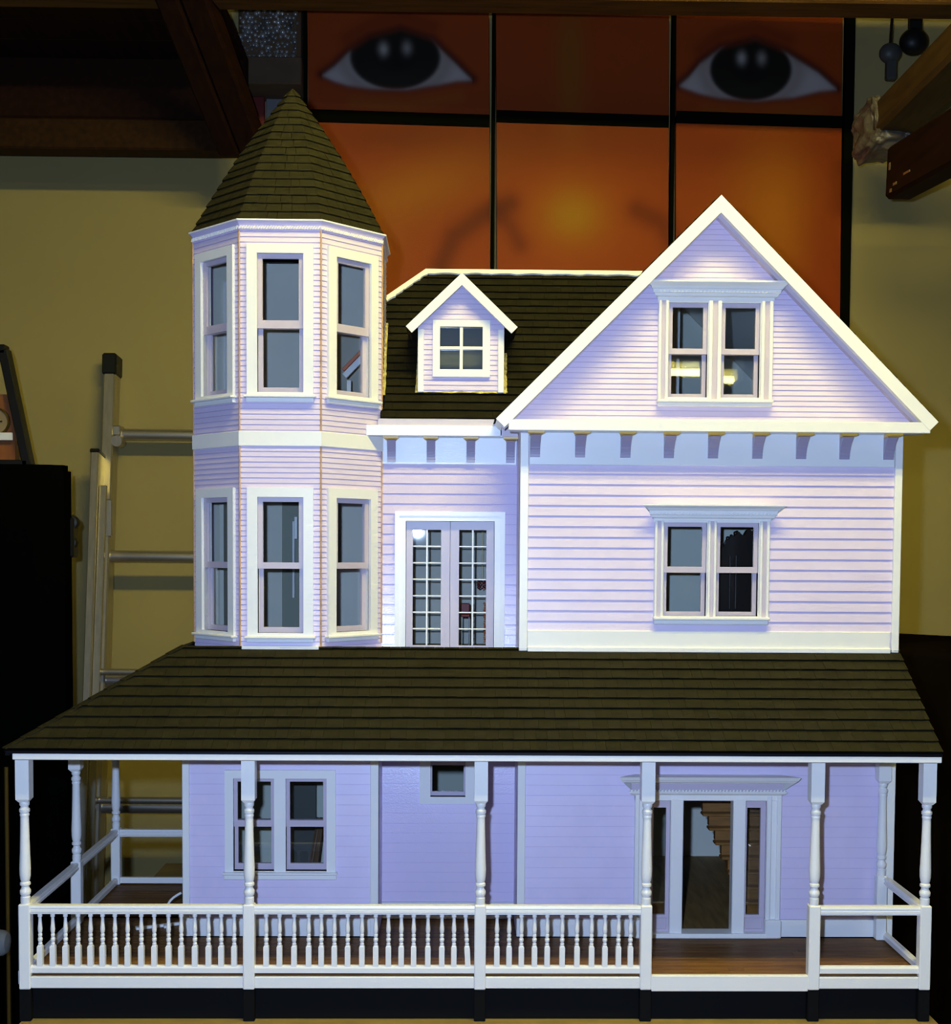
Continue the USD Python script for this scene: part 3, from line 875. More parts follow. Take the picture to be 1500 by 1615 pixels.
# --- front door with sidelights ---------------------------------------------
df = obj('door', [box(0, .0001, YW, YW + .0001, ZFL, ZFL + .0001)], 'white', HS) if False else group_part('front_door', HS, 'open front doorway with two narrow sidelights and a moulded cornice')
zt0, zt1 = dz_['top'], Z(1253, px=1114)
obj('door_post', cbox(dx['l1'], dx['d0'], YW - .008, YW + .012, ZFL, zt0 + .002, .0012), 'white', df)
obj('door_post', cbox(dx['d1'], dx['r0'], YW - .008, YW + .012, ZFL, zt0 + .002, .0012), 'white', df)
obj('threshold', cbox(dx['o0'], dx['o1'] - .003, YW - .0125, YW + .014, ZFL + .0002, dz_['thr'] + .0015, .001), 'white', df)
for a, b, glass_x in ((dx['l0'], dx['l1'], (X(1030, py=1350), X(1050, py=1350))), (dx['r0'], dx['r1'], (X(1177.6, py=1350), X(1199, py=1350)))):
    g0, g1 = Z(1443, px=1114), Z(1274, px=1114)
    s = obj('sidelight', extr(sbox(a, ZFL + .006, b, zt0).difference(sbox(glass_x[0], g0, glass_x[1], g1)), YW + .001, YW + .007), 'mauve', df)
    obj('pane', box(glass_x[0] - .001, glass_x[1] + .001, YW + .0035, YW + .0043, g0 - .001, g1 + .001), 'pane', s)
    obj('panel_mould', extr(frame_poly(a + .002, b - .002, ZFL + .010, g0 - .004, .0012, .0012, .0012, .0012), YW - .0005, YW + .0015), 'mauve', s)
for a, b, s in ((dx['o0'], dx['l0'], -1), (dx['r1'], dx['o1'], 1)):
    w3 = (b - a) / 3
    obj('pilaster', [cbox(a, a + w3 * .95, YW - .008, YW + .001, ZFL + .024, zt1, .0012), box(a + w3 * .9, b - w3 * .9, YW - .0045, YW + .001, ZFL + .024, zt1), cbox(b - w3 * .95, b, YW - .008, YW + .001, ZFL + .024, zt1, .0012)], 'white', df)
    obj('plinth_block', cbox(a - .001, b + .001, YW - .013, YW + .001, ZFL + .0003, ZFL + .0262, .0016), 'white', df)
obj('head_casing', cbox(dx['o0'], dx['o1'], YW - .0055, YW + .012, zt0, zt1 + .001, .0008), 'white', df)
c0, c1 = X(1000, py=1250), X(1229, py=1250)
zA, zB, zC_, zD, zE = Z(1253, px=1114), Z(1246, px=1114), Z(1234, px=1114), Z(1227, px=1114), Z(1221, px=1114)
obj('cornice', crown(c0 + .002, c1 - .002, [(.006, zA), (.010, zA + .003), (.011, zB), (.006, zB + .0005), (.0065, zC_), (.013, zC_ + .003), (.020, zC_ + .0035), (.021, zD - .001), (.023, zD), (.026, zE)]), 'white', df)
m = df and W0
mv = crown(c0 + .002, c1 - .002, [(.0062, zB + .0008), (.0068, zC_ - .0002)])
v = np.asarray(mv.vertices).copy(); v[:, 1] = v[:, 1] - .0004
df_parts = [p for p in [df]]


def place(path_name, mesh, m, parent, **k):
    return obj(path_name, W0(mesh), m, parent, **k)


# the cornice above was built at y = 0: put it on the wall
def fix_cornice():
    p = stage.GetPrimAtPath(df + '/cornice')
    a = UsdGeom.Mesh(p).GetPointsAttr()
    q = np.array(a.Get())
    q[:, 1] += YW
    a.Set(Vt.Vec3fArray.FromNumpy(q.astype(np.float32)))


fix_cornice()
obj('frieze_band', W0(trimesh.Trimesh(v, mv.faces, process=False)), 'mauve', df)


def dentils(x0, x1, z, y, n, w, h, d, wall, slant=.35):
    out = []
    for i in range(n):
        c = x0 + (x1 - x0) * (i + .5) / n
        m = cbox(c - w / 2, c + w / 2, y - d, y, z - h / 2, z + h / 2, .0003)
        q = np.asarray(m.vertices).copy()
        q[:, 0] += (q[:, 2] - z) * slant
        out.append(trimesh.Trimesh(q, m.faces, process=False))
    return wall(out)


obj('dentil_row', dentils(c0 - .007, c1 + .007, zB + .0008, -.009, 46, .0026, .0032, .0028, W0), 'white', df, kind='stuff')

# --- second floor, main wall -------------------------------------------------
zso = Z(683, px=1100)                         # soffit
zso = .1590
zfr = .1145                                   # underside of the frieze board
zb2 = Z(995, px=1100)                         # top of the bottom trim
w2 = dict(sx=[(X(1046, py=900), X(1113.5, py=900)), (X(1129, py=900), X(1195, py=900))], x0=X(1031, py=900), x1=X(1211.5, py=900), z0=Z(971.6, px=1120), z1=Z(824, px=1120))
holes = [sbox(a, w2['z0'], b, w2['z1']) for a, b in w2['sx']]
wall_with_boards(W0, sbox(XML, ZRT - .003, XMR, .175), holes, Z(749, px=1100), P, thick=.0021)
obj('trim_board', cbox(XML + .012, XMR - .012, YW - .0045, YW, ZRT, zb2, .0008), 'white', HS)
obj('trim_board', cbox(XML + .012, XMR - .012, YW - .0075, YW, ZRT - .003, ZRT + .0038, .0008), 'white', HS)
for x0, x1 in ((XML, XML + .0118), (XMR - .0105, XMR)):
    obj('corner_board', cbox(x0, x1, YW - .0055, YW + .006, ZRT - .002, zso - .001, .0008), 'white', HS)


def victorian_window(wall, x0, x1, z0, z1, sx, zm0, zm1, zsill, zsb, crown_z, ends, tilt=None, dn=34):
    """Double window with fluted pilasters between and beside the sashes, sill, and a cornice with a dentil row."""
    w = casing(wall, 'window', x0, x1, z0 - .003, z1 + .002, sx, z0, z1, proud=.0042)
    cols_ = [(x0, sx[0][0] - .0008), (sx[0][1] + .0008, sx[1][0] - .0008), (sx[1][1] + .0008, x1)]
    for a, b in cols_:
        t3 = (b - a) * .3
        obj('pilaster', wall([cbox(a, a + t3, -.0085, -.004, z0 - .003, z1 + .002, .0009), cbox(b - t3, b, -.0085, -.004, z0 - .003, z1 + .002, .0009)]), 'white', w)
        obj('pilaster_groove', wall(box(a + t3 * .95, b - t3 * .95, -.0052, -.004, z0 - .003, z1 + .002)), 'mauve', w)
    obj('sill', wall([cbox(x0 - .001, x1 + .001, -.013, 0, zsill - .004, zsill, .0009), cbox(x0 + .000, x1 - .000, -.0085, 0, zsb, zsill - .004, .0012)]), 'white', w)
    a, b, c, d, e, f = crown_z
    obj('cornice', wall(crown(x0 + .004, x1 - .004, [(.0050, a), (.0055, b - .001), (.0095, b), (.0105, c), (.0125, c + .0006), (.0130, d), (.0145, d + .0006), (.0165, (d + e) / 2), (.0215, e - .001), (.0225, e), (.0225, f)])), 'white', w)
    obj('dentil_row', dentils(x0 - .006, x1 + .006, c + .0018, -.0122, dn, .0026, .0030, .0022, wall), 'white', w, kind='stuff')
    sash_pair(wall, w, sx, z0, z1, zm0, zm1, .0058, .0062, .0058, tilt)
    return w


victorian_window(W0, w2['x0'], w2['x1'], w2['z0'], w2['z1'], w2['sx'], Z(903.5, px=1120), Z(894, px=1120), Z(972.8, px=1120), Z(984.7, px=1120),
                 [Z(824.5, px=1120), Z(817, px=1120), Z(813, px=1120), Z(806, px=1120), Z(798.5, px=1120), Z(796.5, px=1120)], None)

# frieze board with brackets
YFZ = YW - .0045
obj('frieze_board', cbox(XML + .0125, XMR - .0112, YFZ, YW, zfr, zso, .0008), 'white_fr', HS)


def bracket(x, y, ztop_, zb, depth, wcap, wbody, parent=HS):
    """Console bracket: curved profile with a stepped gold cap."""
    h = ztop_ - zb
    prof = [(0, zb)]
    for k in range(9):
        s = k / 8
        prof.append((.0035 + (depth * .78 - .0035) * s ** 2.1, zb + h * .86 * s))
    prof += [(0, zb + h * .86)]
    g = Polygon(prof)
    m = trimesh.creation.extrude_polygon(g, wbody, engine='earcut')
    q = np.asarray(m.vertices)
    m = trimesh.Trimesh(np.column_stack([q[:, 2] + x - wbody / 2, y - q[:, 0], q[:, 1]]), m.faces[:, ::-1], process=False)
    m.fix_normals()
    b = obj('bracket', m, 'mauve_dark', parent)
    z1_ = zb + h * .86
    cap_ = crown(x - wbody / 2, x + wbody / 2, [(.0, z1_ - h * .02), (.0022, z1_ + h * .02), (.0048, z1_ + h * .06), (.0048, ztop_)])
    q = np.asarray(cap_.vertices).copy()
    q[:, 1] = y - (depth * .80) * (q[:, 1] < -.00001) + np.where(q[:, 1] < -.00001, q[:, 1], 0)
    obj('cap', trimesh.Trimesh(q, cap_.faces, process=False), 'gold', b, label='gold painted cap')
    for k in range(3):
        zz = zb + h * (.12 + .12 * k)
        yy = np.interp(zz, [p_[1] for p_ in prof[1:10]], [p_[0] for p_ in prof[1:10]])
        obj('groove_band', cbox(x - wbody / 2 - .0002, x + wbody / 2 + .0002, y - yy - .0007, y - yy + .001, zz, zz + .0012, .0003), 'mauve_dark', b)


for px in (844.5, 916, 988, 1057, 1127, 1197.5, 1267, 1336, 1406):
    bx_ = X(px - (px - 750) * .010, py=700)
    bracket(bx_, YFZ, zso, Z(722.5, px=1000), .026, .0225, .0135)

# --- gable -------------------------------------------------------------------
YG = 1.7372
apx, apz = float(at(1137, 307, YG)[0]), float(at(1137, 307, YG)[2])
tl, tr = at(782.5, 659.5, YG), at(1480.5, 666, YG)
GH = (tr[0] - tl[0]) / 2
tipz = (tl[2] + tr[2]) / 2
GX = (tl[0] + tr[0]) / 2
apx = GX
slope = (apz - tipz) / GH
nrm = np.array([slope, 1.0]) / math.hypot(slope, 1)      # outward normal (x, z) of the right slope
wdt = .0165


def slope_poly(s, t0, t1, x_in=0.0):
    """Band along the slope on side s, between depths t0 and t1 below its top edge."""
    d = np.array([GH, tipz - apz])
    A_, B_ = np.array([0, apz]), np.array([GH, tipz])
    n = -nrm
    pts = [A_ + [0, -t0 * math.hypot(slope, 1)], B_ + n * t0, B_ + n * t1, A_ + [0, -t1 * math.hypot(slope, 1)]]
    return Polygon([(GX + s * q[0], q[1]) for q in pts])


gw = az(1000, 662.5, YG)
gable = Polygon([(GX - GH, tipz), (GX + GH, tipz), (GX, apz)]).buffer(0)
roofb = unary_union([slope_poly(1, 0, .014), slope_poly(-1, 0, .014)])
inner = gable.difference(unary_union([slope_poly(1, -.001, .0135), slope_poly(-1, -.001, .0135)])).intersection(sbox(-1, .1590, 2, 1))
aw = dict(sx=[(X(1053.7, py=560), X(1115, py=560)), (X(1137, py=560), X(1197.5, py=560))], x0=X(1037, py=560), x1=X(1217, py=560), z0=Z(627.5, px=1130), z1=Z(478, px=1130))
ah = [sbox(a, aw['z0'], b, aw['z1']) for a, b in aw['sx']]
g_ = wall_with_boards(W0, inner, ah, Z(600, px=1300), .0073, thick=.0013, name='gable_wall')
victorian_window(W0, aw['x0'], aw['x1'], aw['z0'], aw['z1'], aw['sx'], Z(559, px=1130), Z(550, px=1130), Z(631.5, px=1130), Z(642, px=1130),
                 [Z(478.5, px=1130), Z(469, px=1130), Z(465, px=1130), Z(459, px=1130), Z(449.5, px=1130), Z(447, px=1130)], None,
                 tilt={(0, False): (.0, .0011, .0045), (1, False): (.0, .0027, .0046), (0, True): (0, 0, .0008), (1, True): (0, 0, .0004)})
for s, n in ((-1, 'bargeboard'), (1, 'bargeboard')):
    obj('bargeboard', extr(slope_poly(s, 0, wdt), YG, YG + .006), 'white', HS)
    obj('roof_slope', extr(slope_poly(s, .0012, .0125), YG + .006, YBK + .02), 'white', HS)
    obj('gable_soffit_moulding', extr(slope_poly(s, .0125, .0175), YW - .012, YW), 'mauve', HS)
# dark shingles on the two slopes of the gable roof (seen only from the sides)
for s in (-1, 1):
    U_ = np.array([0, -s * 1.0, 0]) if s > 0 else np.array([0, 1.0, 0])
    O_ = np.array([GX + s * GH, YBK + .02 if s < 0 else YG, tipz])
    V__ = np.array([-s * GH, 0, apz - tipz])
    Ls = np.linalg.norm(V__)
    V__ = V__ / Ls
    U_ = np.array([0, 1.0, 0]) if s > 0 else np.array([0, -1.0, 0])
    Ld = YBK + .02 - YG
    fld = shingle_field(sbox(0.001, 0, Ld, Ls), O_ + np.array([0, .001 if s > 0 else -.0, 0]), U_, V__, .0165, .019, seed=50 + s, thick=.0018)
    obj('roof_shingles', [m for _, m in fld], 'shingle', HS, kind='stuff')
obj('gable_fascia', cbox(float(at(802, 675, YG)[0]), float(at(1468, 675, YG)[0]), YG + .0004, YG + .006, .1590, gw, .0007), 'white', HS)
obj('gable_soffit', box(float(at(806, 675, YG)[0]), float(at(1462, 675, YG)[0]), YG + .006, YW + .004, .1590, .1612), 'white', HS)

# --- recess, second floor ----------------------------------------------------
zfr2 = Z(733, YR, 700)
zso2 = az(680, 687.5, 1.827)
fd = dict(x0=X(623, YR, 900), x1=X(796, YR, 900), i0=X(640, YR, 900), i1=X(779.5, YR, 900), zt=Z(807, YR, 700), zi=Z(822, YR, 700), zb=ZRT - .012)
wall_with_boards(WR, sbox(XBR - .03, ZRT - .02, XML, zso2), [sbox(fd['i0'], fd['zb'], fd['i1'], fd['zi'])], Z(747.5, YR, 700), P, gloss=True)
obj('frieze_board', cbox(XBR - .002, XML - .001, YR - .0045, YR, zfr2, zso2, .0008), 'white_fr', HS)
for pxa, pxb in ((610.5, 623), (672.5, 686.5), (735.8, 749.5), (798.5, 813)):
    xc = X((pxa + pxb) / 2, YR - .02, 700)
    bracket(xc, YR - .0045, zso2, Z(729, YR - .01, 700), .018, .0225, .0122)
YE = 1.827
obj('eave_board', cbox(float(at(577.5, 680, YE)[0]), float(at(790, 680, YE)[0]), YE, YE + .006, zso2, az(690, 670.5, YE), .0007), 'white_fr', HS)
obj('eave_soffit', box(float(at(579, 680, YE)[0]), XML, YE + .004, YR + .004, zso2, zso2 + .002), 'white', HS)
obj('eave_strip', cbox(float(at(596, 665, YE + .008)[0]), float(at(792, 665, YE + .008)[0]), YE + .006, YE + .012, az(690, 671, YE), az(690, 660.5, YE + .006), .0006), 'mauve', HS)
obj('soffit_block', box(float(at(791, 680, YE)[0]), XML - .0006, YE - .002, YR - .005, zso2 + .0003, az(805, 674, YE)), 'mauve', HS)
# french doors
w = group_part('french_door', HS, 'pair of mauve french doors of small panes in a white moulded frame')
cas = sbox(fd['x0'], fd['zb'], fd['x1'], fd['zt']).difference(sbox(fd['i0'], fd['zb'] - .1, fd['i1'], fd['zi']))
t_ = fd['i0'] - fd['x0']
obj('casing', WR([extr(cas, -.0045, .001), extr(sbox(fd['x0'], fd['zb'], fd['x1'], fd['zt']).difference(sbox(fd['x0'] + t_ * .4, fd['zb'] - .1, fd['x1'] - t_ * .4, fd['zt'] - t_ * .4)), -.0065, -.004),
                  extr(sbox(fd['i0'] - t_ * .2, fd['zb'], fd['i1'] + t_ * .2, fd['zi'] + t_ * .2).difference(sbox(fd['i0'], fd['zb'] - .1, fd['i1'], fd['zi'])), -.0058, .010)]), 'white', w)
mid = (fd['i0'] + fd['i1']) / 2
for a, b, g0, g1 in ((fd['i0'] + .0004, mid - .0003, X(651, YR, 900), X(695.5, YR, 900)), (mid + .0003, fd['i1'] - .0004, X(724, YR, 900), X(767, YR, 900))):
    gz1, gz0 = Z(835.7, YR, 700), Z(1018, YR, 700)
    s = obj('door_leaf', WR(extr(sbox(a, fd['zb'], b, fd['zi'] - .0004).difference(sbox(g0, gz0, g1, gz1)), .002, .008)), 'mauve', w)
    # muntins and panes as pieces of the leaf
    obj('muntin', WR(cbox((g0 + g1) / 2 - .0013, (g0 + g1) / 2 + .0013, .0018, .0062, gz0, gz1, .0004)), 'white', s)
    for k in range(1, 7):
        z = gz0 + (gz1 - gz0) * k / 7
        obj('muntin', WR(cbox(g0, g1, .0022, .0060, z - .0010, z + .0010, .0004)), 'white', s)
    for k in range(7):
        for h in range(2):
            za, zb_2 = gz0 + (gz1 - gz0) * k / 7 + .0005, gz0 + (gz1 - gz0) * (k + 1) / 7 - .0005
            xa, xb = (g0, (g0 + g1) / 2) if h == 0 else ((g0 + g1) / 2, g1)
            pm = box(xa, xb, .0042, .0048, za, zb_2)
            pv_ = np.asarray(pm.vertices).copy()
            if g0 < mid - .02:
                pv_[:, 1] += (.0155 if k == 6 and h == 0 else .030) * (pv_[:, 0] - xa)
            obj('pane', WR(trimesh.Trimesh(pv_, pm.faces, process=False)), 'pane', s)

# --- centre roof with dormer -------------------------------------------------
re0 = at(700, 661, YE + .007)
SL = math.tan(math.radians(50))
r_ = ray(840, 431)
# ridge: where the roof plane meets the sight line of the ridge
kz = r_[2] / r_[1]
YRG = (SL * (YE + .007) - re0[2]) / (SL - kz)
ZRG = kz * YRG


def roof_pt(px, py):
    """The point of the centre roof's plane behind a point of the photograph."""
    r = ray(px, py)
    # z - z0 = SL (y - y0)
    k = (re0[2] - SL * (YE + .007)) / (r[2] - SL * r[1])
    return r * k


hipA = roof_pt(671, 428)
hipB = roof_pt(608, 471)
VV = np.array([0, math.cos(math.radians(50)), math.sin(math.radians(50))])
O_ = np.array([0, YE + .007, re0[2]])
UU = np.array([1.0, 0, 0])


def uv(p):
    return (float((p - O_) @ UU), float((p - O_) @ VV))


u1, v1 = uv(hipA)
u2, v2 = uv(hipB)
ue = float(at(599.5, 661, YE + .007)[0])
u3 = u2 - (u1 - u2) * 1.2
v3 = v2 - (v1 - v2) * 1.2
xr_ = XML - .03 + .20
croof = Polygon([(ue, 0), (XML - .012, 0), (XML + .005, .02), (GX, v1), (u1, v1), (u2, v2), (u3, v3), (u3, .16), (ue, .02)])
octp = Polygon([(TX + (TA + .004) / math.cos(math.pi / 8) * math.cos(math.radians(22.5 + 45 * k)), (TY + (TA + .004) / math.cos(math.pi / 8) * math.sin(math.radians(22.5 + 45 * k)) - (YE + .007)) / VV[1]) for k in range(8)])
croof = max(getattr(croof.difference(octp), 'geoms', [croof.difference(octp)]), key=lambda g: g.area)
NN = np.cross(UU, VV)


def slab(poly, t0, t1):
    m = trimesh.creation.extrude_polygon(poly, t1 - t0, engine='earcut')
    q = np.asarray(m.vertices)
    return trimesh.Trimesh(O_ + q[:, :1] * UU + q[:, 1:2] * VV + (q[:, 2:] + t0) * NN, m.faces, process=False)


dm = dict(Y=None)
obj('centre_roof', slab(croof, -.006, -.0003), 'roof_under', HS)
fld = shingle_field(croof.buffer(-.0005), O_, UU, VV, .0165, .019, seed=11, thick=.0030)
obj('roof_shingles', [m for _, m in fld], 'shingle_d', HS, kind='stuff')
obj('roof_back', extr(Polygon([(u3, re0[2]), (GX, re0[2]), (GX, ZRG), (u1, ZRG)]), YRG, YRG + .006), 'white', HS)
# white ridge cap with its ragged lower edge, and the hip trim running down to the turret
n = 60
us = np.linspace(u1, GX - .02, n)
low = v1 - .0085 - np.abs(rng.normal(0, .0008, n)) - .001 * np.sin(np.arange(n) * .9)
obj('ridge_cap', slab(Polygon(list(zip(us, low)) + [(us[-1], v1 + .0008), (us[0], v1 + .0008)]), .0012, .0046), 'white', HS)
n = 30
k = np.linspace(0, 1.06, n)
hx_, hv_ = u1 + (u2 - u1) * k, v1 + (v2 - v1) * k
jg = .0085 + np.abs(rng.normal(0, .0011, n))
dd = np.array([u2 - u1, v2 - v1]); dd /= np.linalg.norm(dd)
nn_ = np.array([dd[1], -dd[0]]); nn_ = nn_ if nn_[1] < 0 else -nn_
obj('hip_cap', slab(Polygon(list(zip(hx_, hv_)) + list(zip((hx_ + nn_[0] * jg)[::-1], (hv_ + nn_[1] * jg)[::-1]))).buffer(0), .0013, .0048), 'white', HS)

# dormer: front wall stands where its foot meets the roof
ft = roof_pt(727, 619)
YD = float(ft[1]) - .004
WD = Wall(0, YD)
dX = lambda px, py=560: ax(px, py, YD)
dZ = lambda py, px=727: az(px, py, YD)
dw = dict(x0=dX(659), x1=dX(795), zb=dZ(619.5))
ap = at(729.3, 430, YD - .018)
YDB = YD - .018
tlx, trx = ax(640, 517, YDB), ax(816.5, 517, YDB)
tz = az(729, 515, YDB)
gx_ = (tlx + trx) / 2
sl = (ap[2] - tz) / ((trx - tlx) / 2)


def dslope(s, t0, t1):
    h = (trx - tlx) / 2
    n = -np.array([sl, 1.0]) / math.hypot(sl, 1)
    A_, B_ = np.array([0, ap[2]]), np.array([h, tz])
    f = math.hypot(sl, 1)
    pts = [A_ + [0, -t0 * f], B_ + n * t0, B_ + n * t1, A_ + [0, -t1 * f]]
    return Polygon([(gx_ + s * q[0], q[1]) for q in pts])


dpoly = Polygon([(dw['x0'], dw['zb']), (dw['x1'], dw['zb']), (dw['x1'], ap[2] - sl * (dw['x1'] - gx_) - .008), (gx_, ap[2] - .010), (dw['x0'], ap[2] - sl * (gx_ - dw['x0']) - .008)])
di = dict(x0=dX(694), x1=dX(761), z0=dZ(583), z1=dZ(516))
wall_with_boards(WD, dpoly, [sbox(di['x0'], di['z0'], di['x1'], di['z1'])], dw['zb'] + .003, .0073, thick=.0013, name='dormer_wall')
cw = dX(668.6) - dX(659)
for a in (dw['x0'], dw['x1'] - cw):
    obj('corner_board', WD(cbox(a, a + cw, -.0045, .004, dw['zb'], dZ(520), .0007)), 'white', HS)
w = obj('window', WD(extr(sbox(dX(682.7), dZ(595), dX(772.7), dZ(505.6)).difference(sbox(di['x0'], di['z0'], di['x1'], di['z1'])), -.0048, .001)), 'white', HS)
mx_, mz_ = (di['x0'] + di['x1']) / 2, (di['z0'] + di['z1']) / 2
obj('muntin', WD(cbox(mx_ - .0024, mx_ + .0024, -.0036, .003, di['z0'], di['z1'], .0006)), 'white', w)
obj('muntin', WD(cbox(di['x0'], di['x1'], -.0034, .003, mz_ - .0024, mz_ + .0024, .0006)), 'white', w)
for a, b in ((di['x0'], mx_), (mx_, di['x1'])):
    for c_, d_ in ((di['z0'], mz_), (mz_, di['z1'])):
        obj('pane', WD(box(a, b, .001, .0018, c_, d_)), 'pane', w)
for s in (-1, 1):
    obj('dormer_bargeboard', extr(dslope(s, 0, .0125), YDB, YDB + .005), 'white', HS)
    # dormer roof slope, running back into the main roof
    obj('dormer_roof', extr(dslope(s, .0008, .0095), YDB + .005, YD + .14), 'shingle', HS)
    # cheek wall
    xs = dw['x0'] if s < 0 else dw['x1'] - .006
    obj('dormer_cheek', box(xs, xs + .006, YD + .008, YD + .09, dw['zb'], ap[2] - sl * abs((dw['x0'] if s < 0 else dw['x1']) - gx_) - .020), 'lavender', HS)
# attic behind the dormer glass
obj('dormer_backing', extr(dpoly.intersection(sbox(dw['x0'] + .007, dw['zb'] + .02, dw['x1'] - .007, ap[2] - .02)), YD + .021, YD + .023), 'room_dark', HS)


def foil(pts, wv, name='flashing'):
    """A crumpled strip of metal flashing along a polyline on the roof."""
    n = 26
    pts = np.array(pts, float)
    s = np.linspace(0, 1, n)
    c = np.array([pts[0] + (pts[1] - pts[0]) * k_ for k_ in s])
    wv = np.array(wv, float)
    rows_ = []
    for j in range(4):
        rows_.append(c + wv * (j / 3) + rng.normal(0, .00035, (n, 3)) + NN * .004)
    V_ = np.stack(rows_, 1).reshape(-1, 3)
    F_ = []
    for i in range(n - 1):
        for j in range(3):
            a0 = i * 4 + j
            F_ += [[a0, a0 + 1, a0 + 5], [a0, a0 + 5, a0 + 4]]
    # 0.4 mm sheet
    V2 = np.vstack([V_, V_ - NN * .0004])
    F_ = np.array(F_)
    F2 = np.vstack([F_, F_[:, ::-1] + len(V_)])
    return obj(name, trimesh.Trimesh(V2, F2, process=False), 'flash_metal', HS)


p0, p1 = roof_pt(661, 520), roof_pt(655, 621)
foil([p0, p1], roof_pt(664, 621) - p1)
p0, p1 = roof_pt(793, 560), roof_pt(793, 622)
foil([p0, p1], roof_pt(799.5, 622) - p1)
p0, p1 = roof_pt(655, 622), roof_pt(798, 624)
foil([p0, p1], (roof_pt(700, 617) - roof_pt(700, 623)))
p0, p1 = roof_pt(604.5, 515), roof_pt(600, 628)
foil([p0 + NN * .003, p1 + NN * .003], roof_pt(612, 600) - roof_pt(604, 600))

# --- turret ------------------------------------------------------------------
SIDE = 2 * TA * math.tan(math.pi / 8)
T22 = math.tan(math.pi / 8)
faces = [(-90, 'side'), (-45, 'win'), (0, 'win'), (45, 'win'), (90, 'side'), (135, 'back'), (180, 'back'), (-135, 'win')]


def tface(deg, ap_=TA):
    a = math.radians(deg)
    return Wall(TX + math.sin(a) * ap_, TY - math.cos(a) * ap_, deg)


YTF = TY - TA
tX = lambda px, py: ax(px, py, YTF) - TX
tZ = lambda py: az(442, py, YTF)
zct = tZ(347)                                   # cornice top
zcb = tZ(363)
zbt0, zbt1 = tZ(704), tZ(680)
uw = dict(c0=tX(390, 500), c1=tX(495, 500), o0=tX(406.6, 500), o1=tX(479.5, 500))
uhi = dict(ct=tZ(385), ot=tZ(400), ob=tZ(619), sb=tZ(635), st=tZ(624), m1=tZ(505), m0=tZ(518))
ulo = dict(ct=tZ(769), ot=tZ(784), ob=tZ(998), sb=tZ(1013), st=tZ(1003), m1=tZ(887), m0=tZ(897))
tw = group_part('turret', HS, 'eight-sided lavender turret with tall sash windows on two storeys')
for deg, kind in faces:
    wl = tface(deg)
    h = SIDE / 2
    poly = sbox(-h, ZRT - .006, h, zcb + .004)
    holes = []
    if kind == 'win':
        c0_, c1_, o0_, o1_ = uw['c0'], uw['c1'], uw['o0'], uw['o1']
        mid_ = (c0_ + c1_) / 2
        c0_, c1_, o0_, o1_ = c0_ - mid_, c1_ - mid_, o0_ - mid_, o1_ - mid_
        holes = [sbox(o0_, q['ob'], o1_, q['ot']) for q in (uhi, ulo)]
    if kind == 'back':
        if deg != 180:
            obj('turret_back_wall', wl(box(-h, h, 0, .006, .18, zcb + .004)), 'room_w', HS)
        continue
    full = poly.difference(unary_union(holes)) if holes else poly
    # mitred ends: the 45-degree corners meet
    obj('turret_wall', wl(extr(full.intersection(sbox(-h + .0025, -5, h - .0025, 5)), 0, .006)), 'lavender_back', tw)
    if deg == -135:
        obj('lining', wl(extr(full.intersection(sbox(-h + .004, -5, h - .004, 5)), .0062, .0072)), 'room_w', tw)
    bs = boards(full, zbt0, .0073, .0013)
    obj('siding', wl(bs), 'lavender', tw, kind='stuff')
    if kind == 'win':
        for q in (uhi, ulo):
            w = casing(wl, 'window', c0_, c1_, q['st'] - .001, q['ct'], [(o0_, o1_)], q['ob'], q['ot'], sill=(q['st'], q['sb'], .0038, .001))
            sash_pair(wl, w, [(o0_, o1_)], q['ob'], q['ot'], q['m0'], q['m1'], .0068, .0066, .0075)


def oct_ring(prof, name, m, parent=HS, degs=range(0, 360, 45)):
    """Moulding swept round the turret; prof: (projection, z) from bottom to top."""
    pr = [(-.003, prof[0][1])] + list(prof) + [(-.003, prof[-1][1])]
    n = len(pr)
    V_, F_ = [], []
    for k in range(8):
        a = math.radians(22.5 + 45 * k)
        for d, z in pr:
            R_ = (TA + d) / math.cos(math.pi / 8)
            V_.append([TX + R_ * math.cos(a), TY + R_ * math.sin(a), z])
    for k in range(8):
        for i in range(n):
            j = (i + 1) % n
            a0, b0 = k * n, ((k + 1) % 8) * n
            F_ += [[a0 + i, b0 + i, b0 + j], [a0 + i, b0 + j, a0 + j]]
    return obj(name, trimesh.Trimesh(np.array(V_), np.array(F_), process=False), m, parent)


oct_ring([(.0020, zbt0), (.0030, zbt0 + .0008), (.0030, zbt1 - .0008), (.0020, zbt1)], 'turret_band', 'white')
hc = zct - zcb
oct_ring([(.0020, zcb), (.0028, zcb + hc * .1), (.0028, zcb + hc * .30), (.0012, zcb + hc * .32), (.0014, zcb + hc * .45), (.0024, zcb + hc * .62), (.0042, zcb + hc * .76), (.0056, zcb + hc * .84), (.0056, zct - .0003)], 'turret_cornice', 'lavender')
oct_ring([(.0050, zct - hc * .16), (.0066, zct - hc * .14), (.0066, zct), (.0050, zct + .0001)], 'cornice_lip', 'white')
for deg in (-45, 0, 45):
    wl = tface(deg)
    obj('cornice_rope', dentils(-SIDE / 2, SIDE / 2, zcb + hc * .20, -.0020, 30, .0018, .0046, .0026, wl, slant=.6), 'white', HS, kind='stuff')
for s in (-1, 1):
    for (x, y) in (((TX + s * SIDE / 2), TY - TA), ((TX + s * TA), TY - SIDE / 2)):
        dx_, dy_ = x - TX, y - TY
        q = 1 + .0010 / math.hypot(dx_, dy_)
        for za, zb_3 in ((ZRT + .002, zbt0), (zbt1, zcb)):
            obj('corner_seam', lathe([(.0013, za), (.0013, zb_3)], TX + dx_ * q, TY + dy_ * q, 8), 'seam', HS)
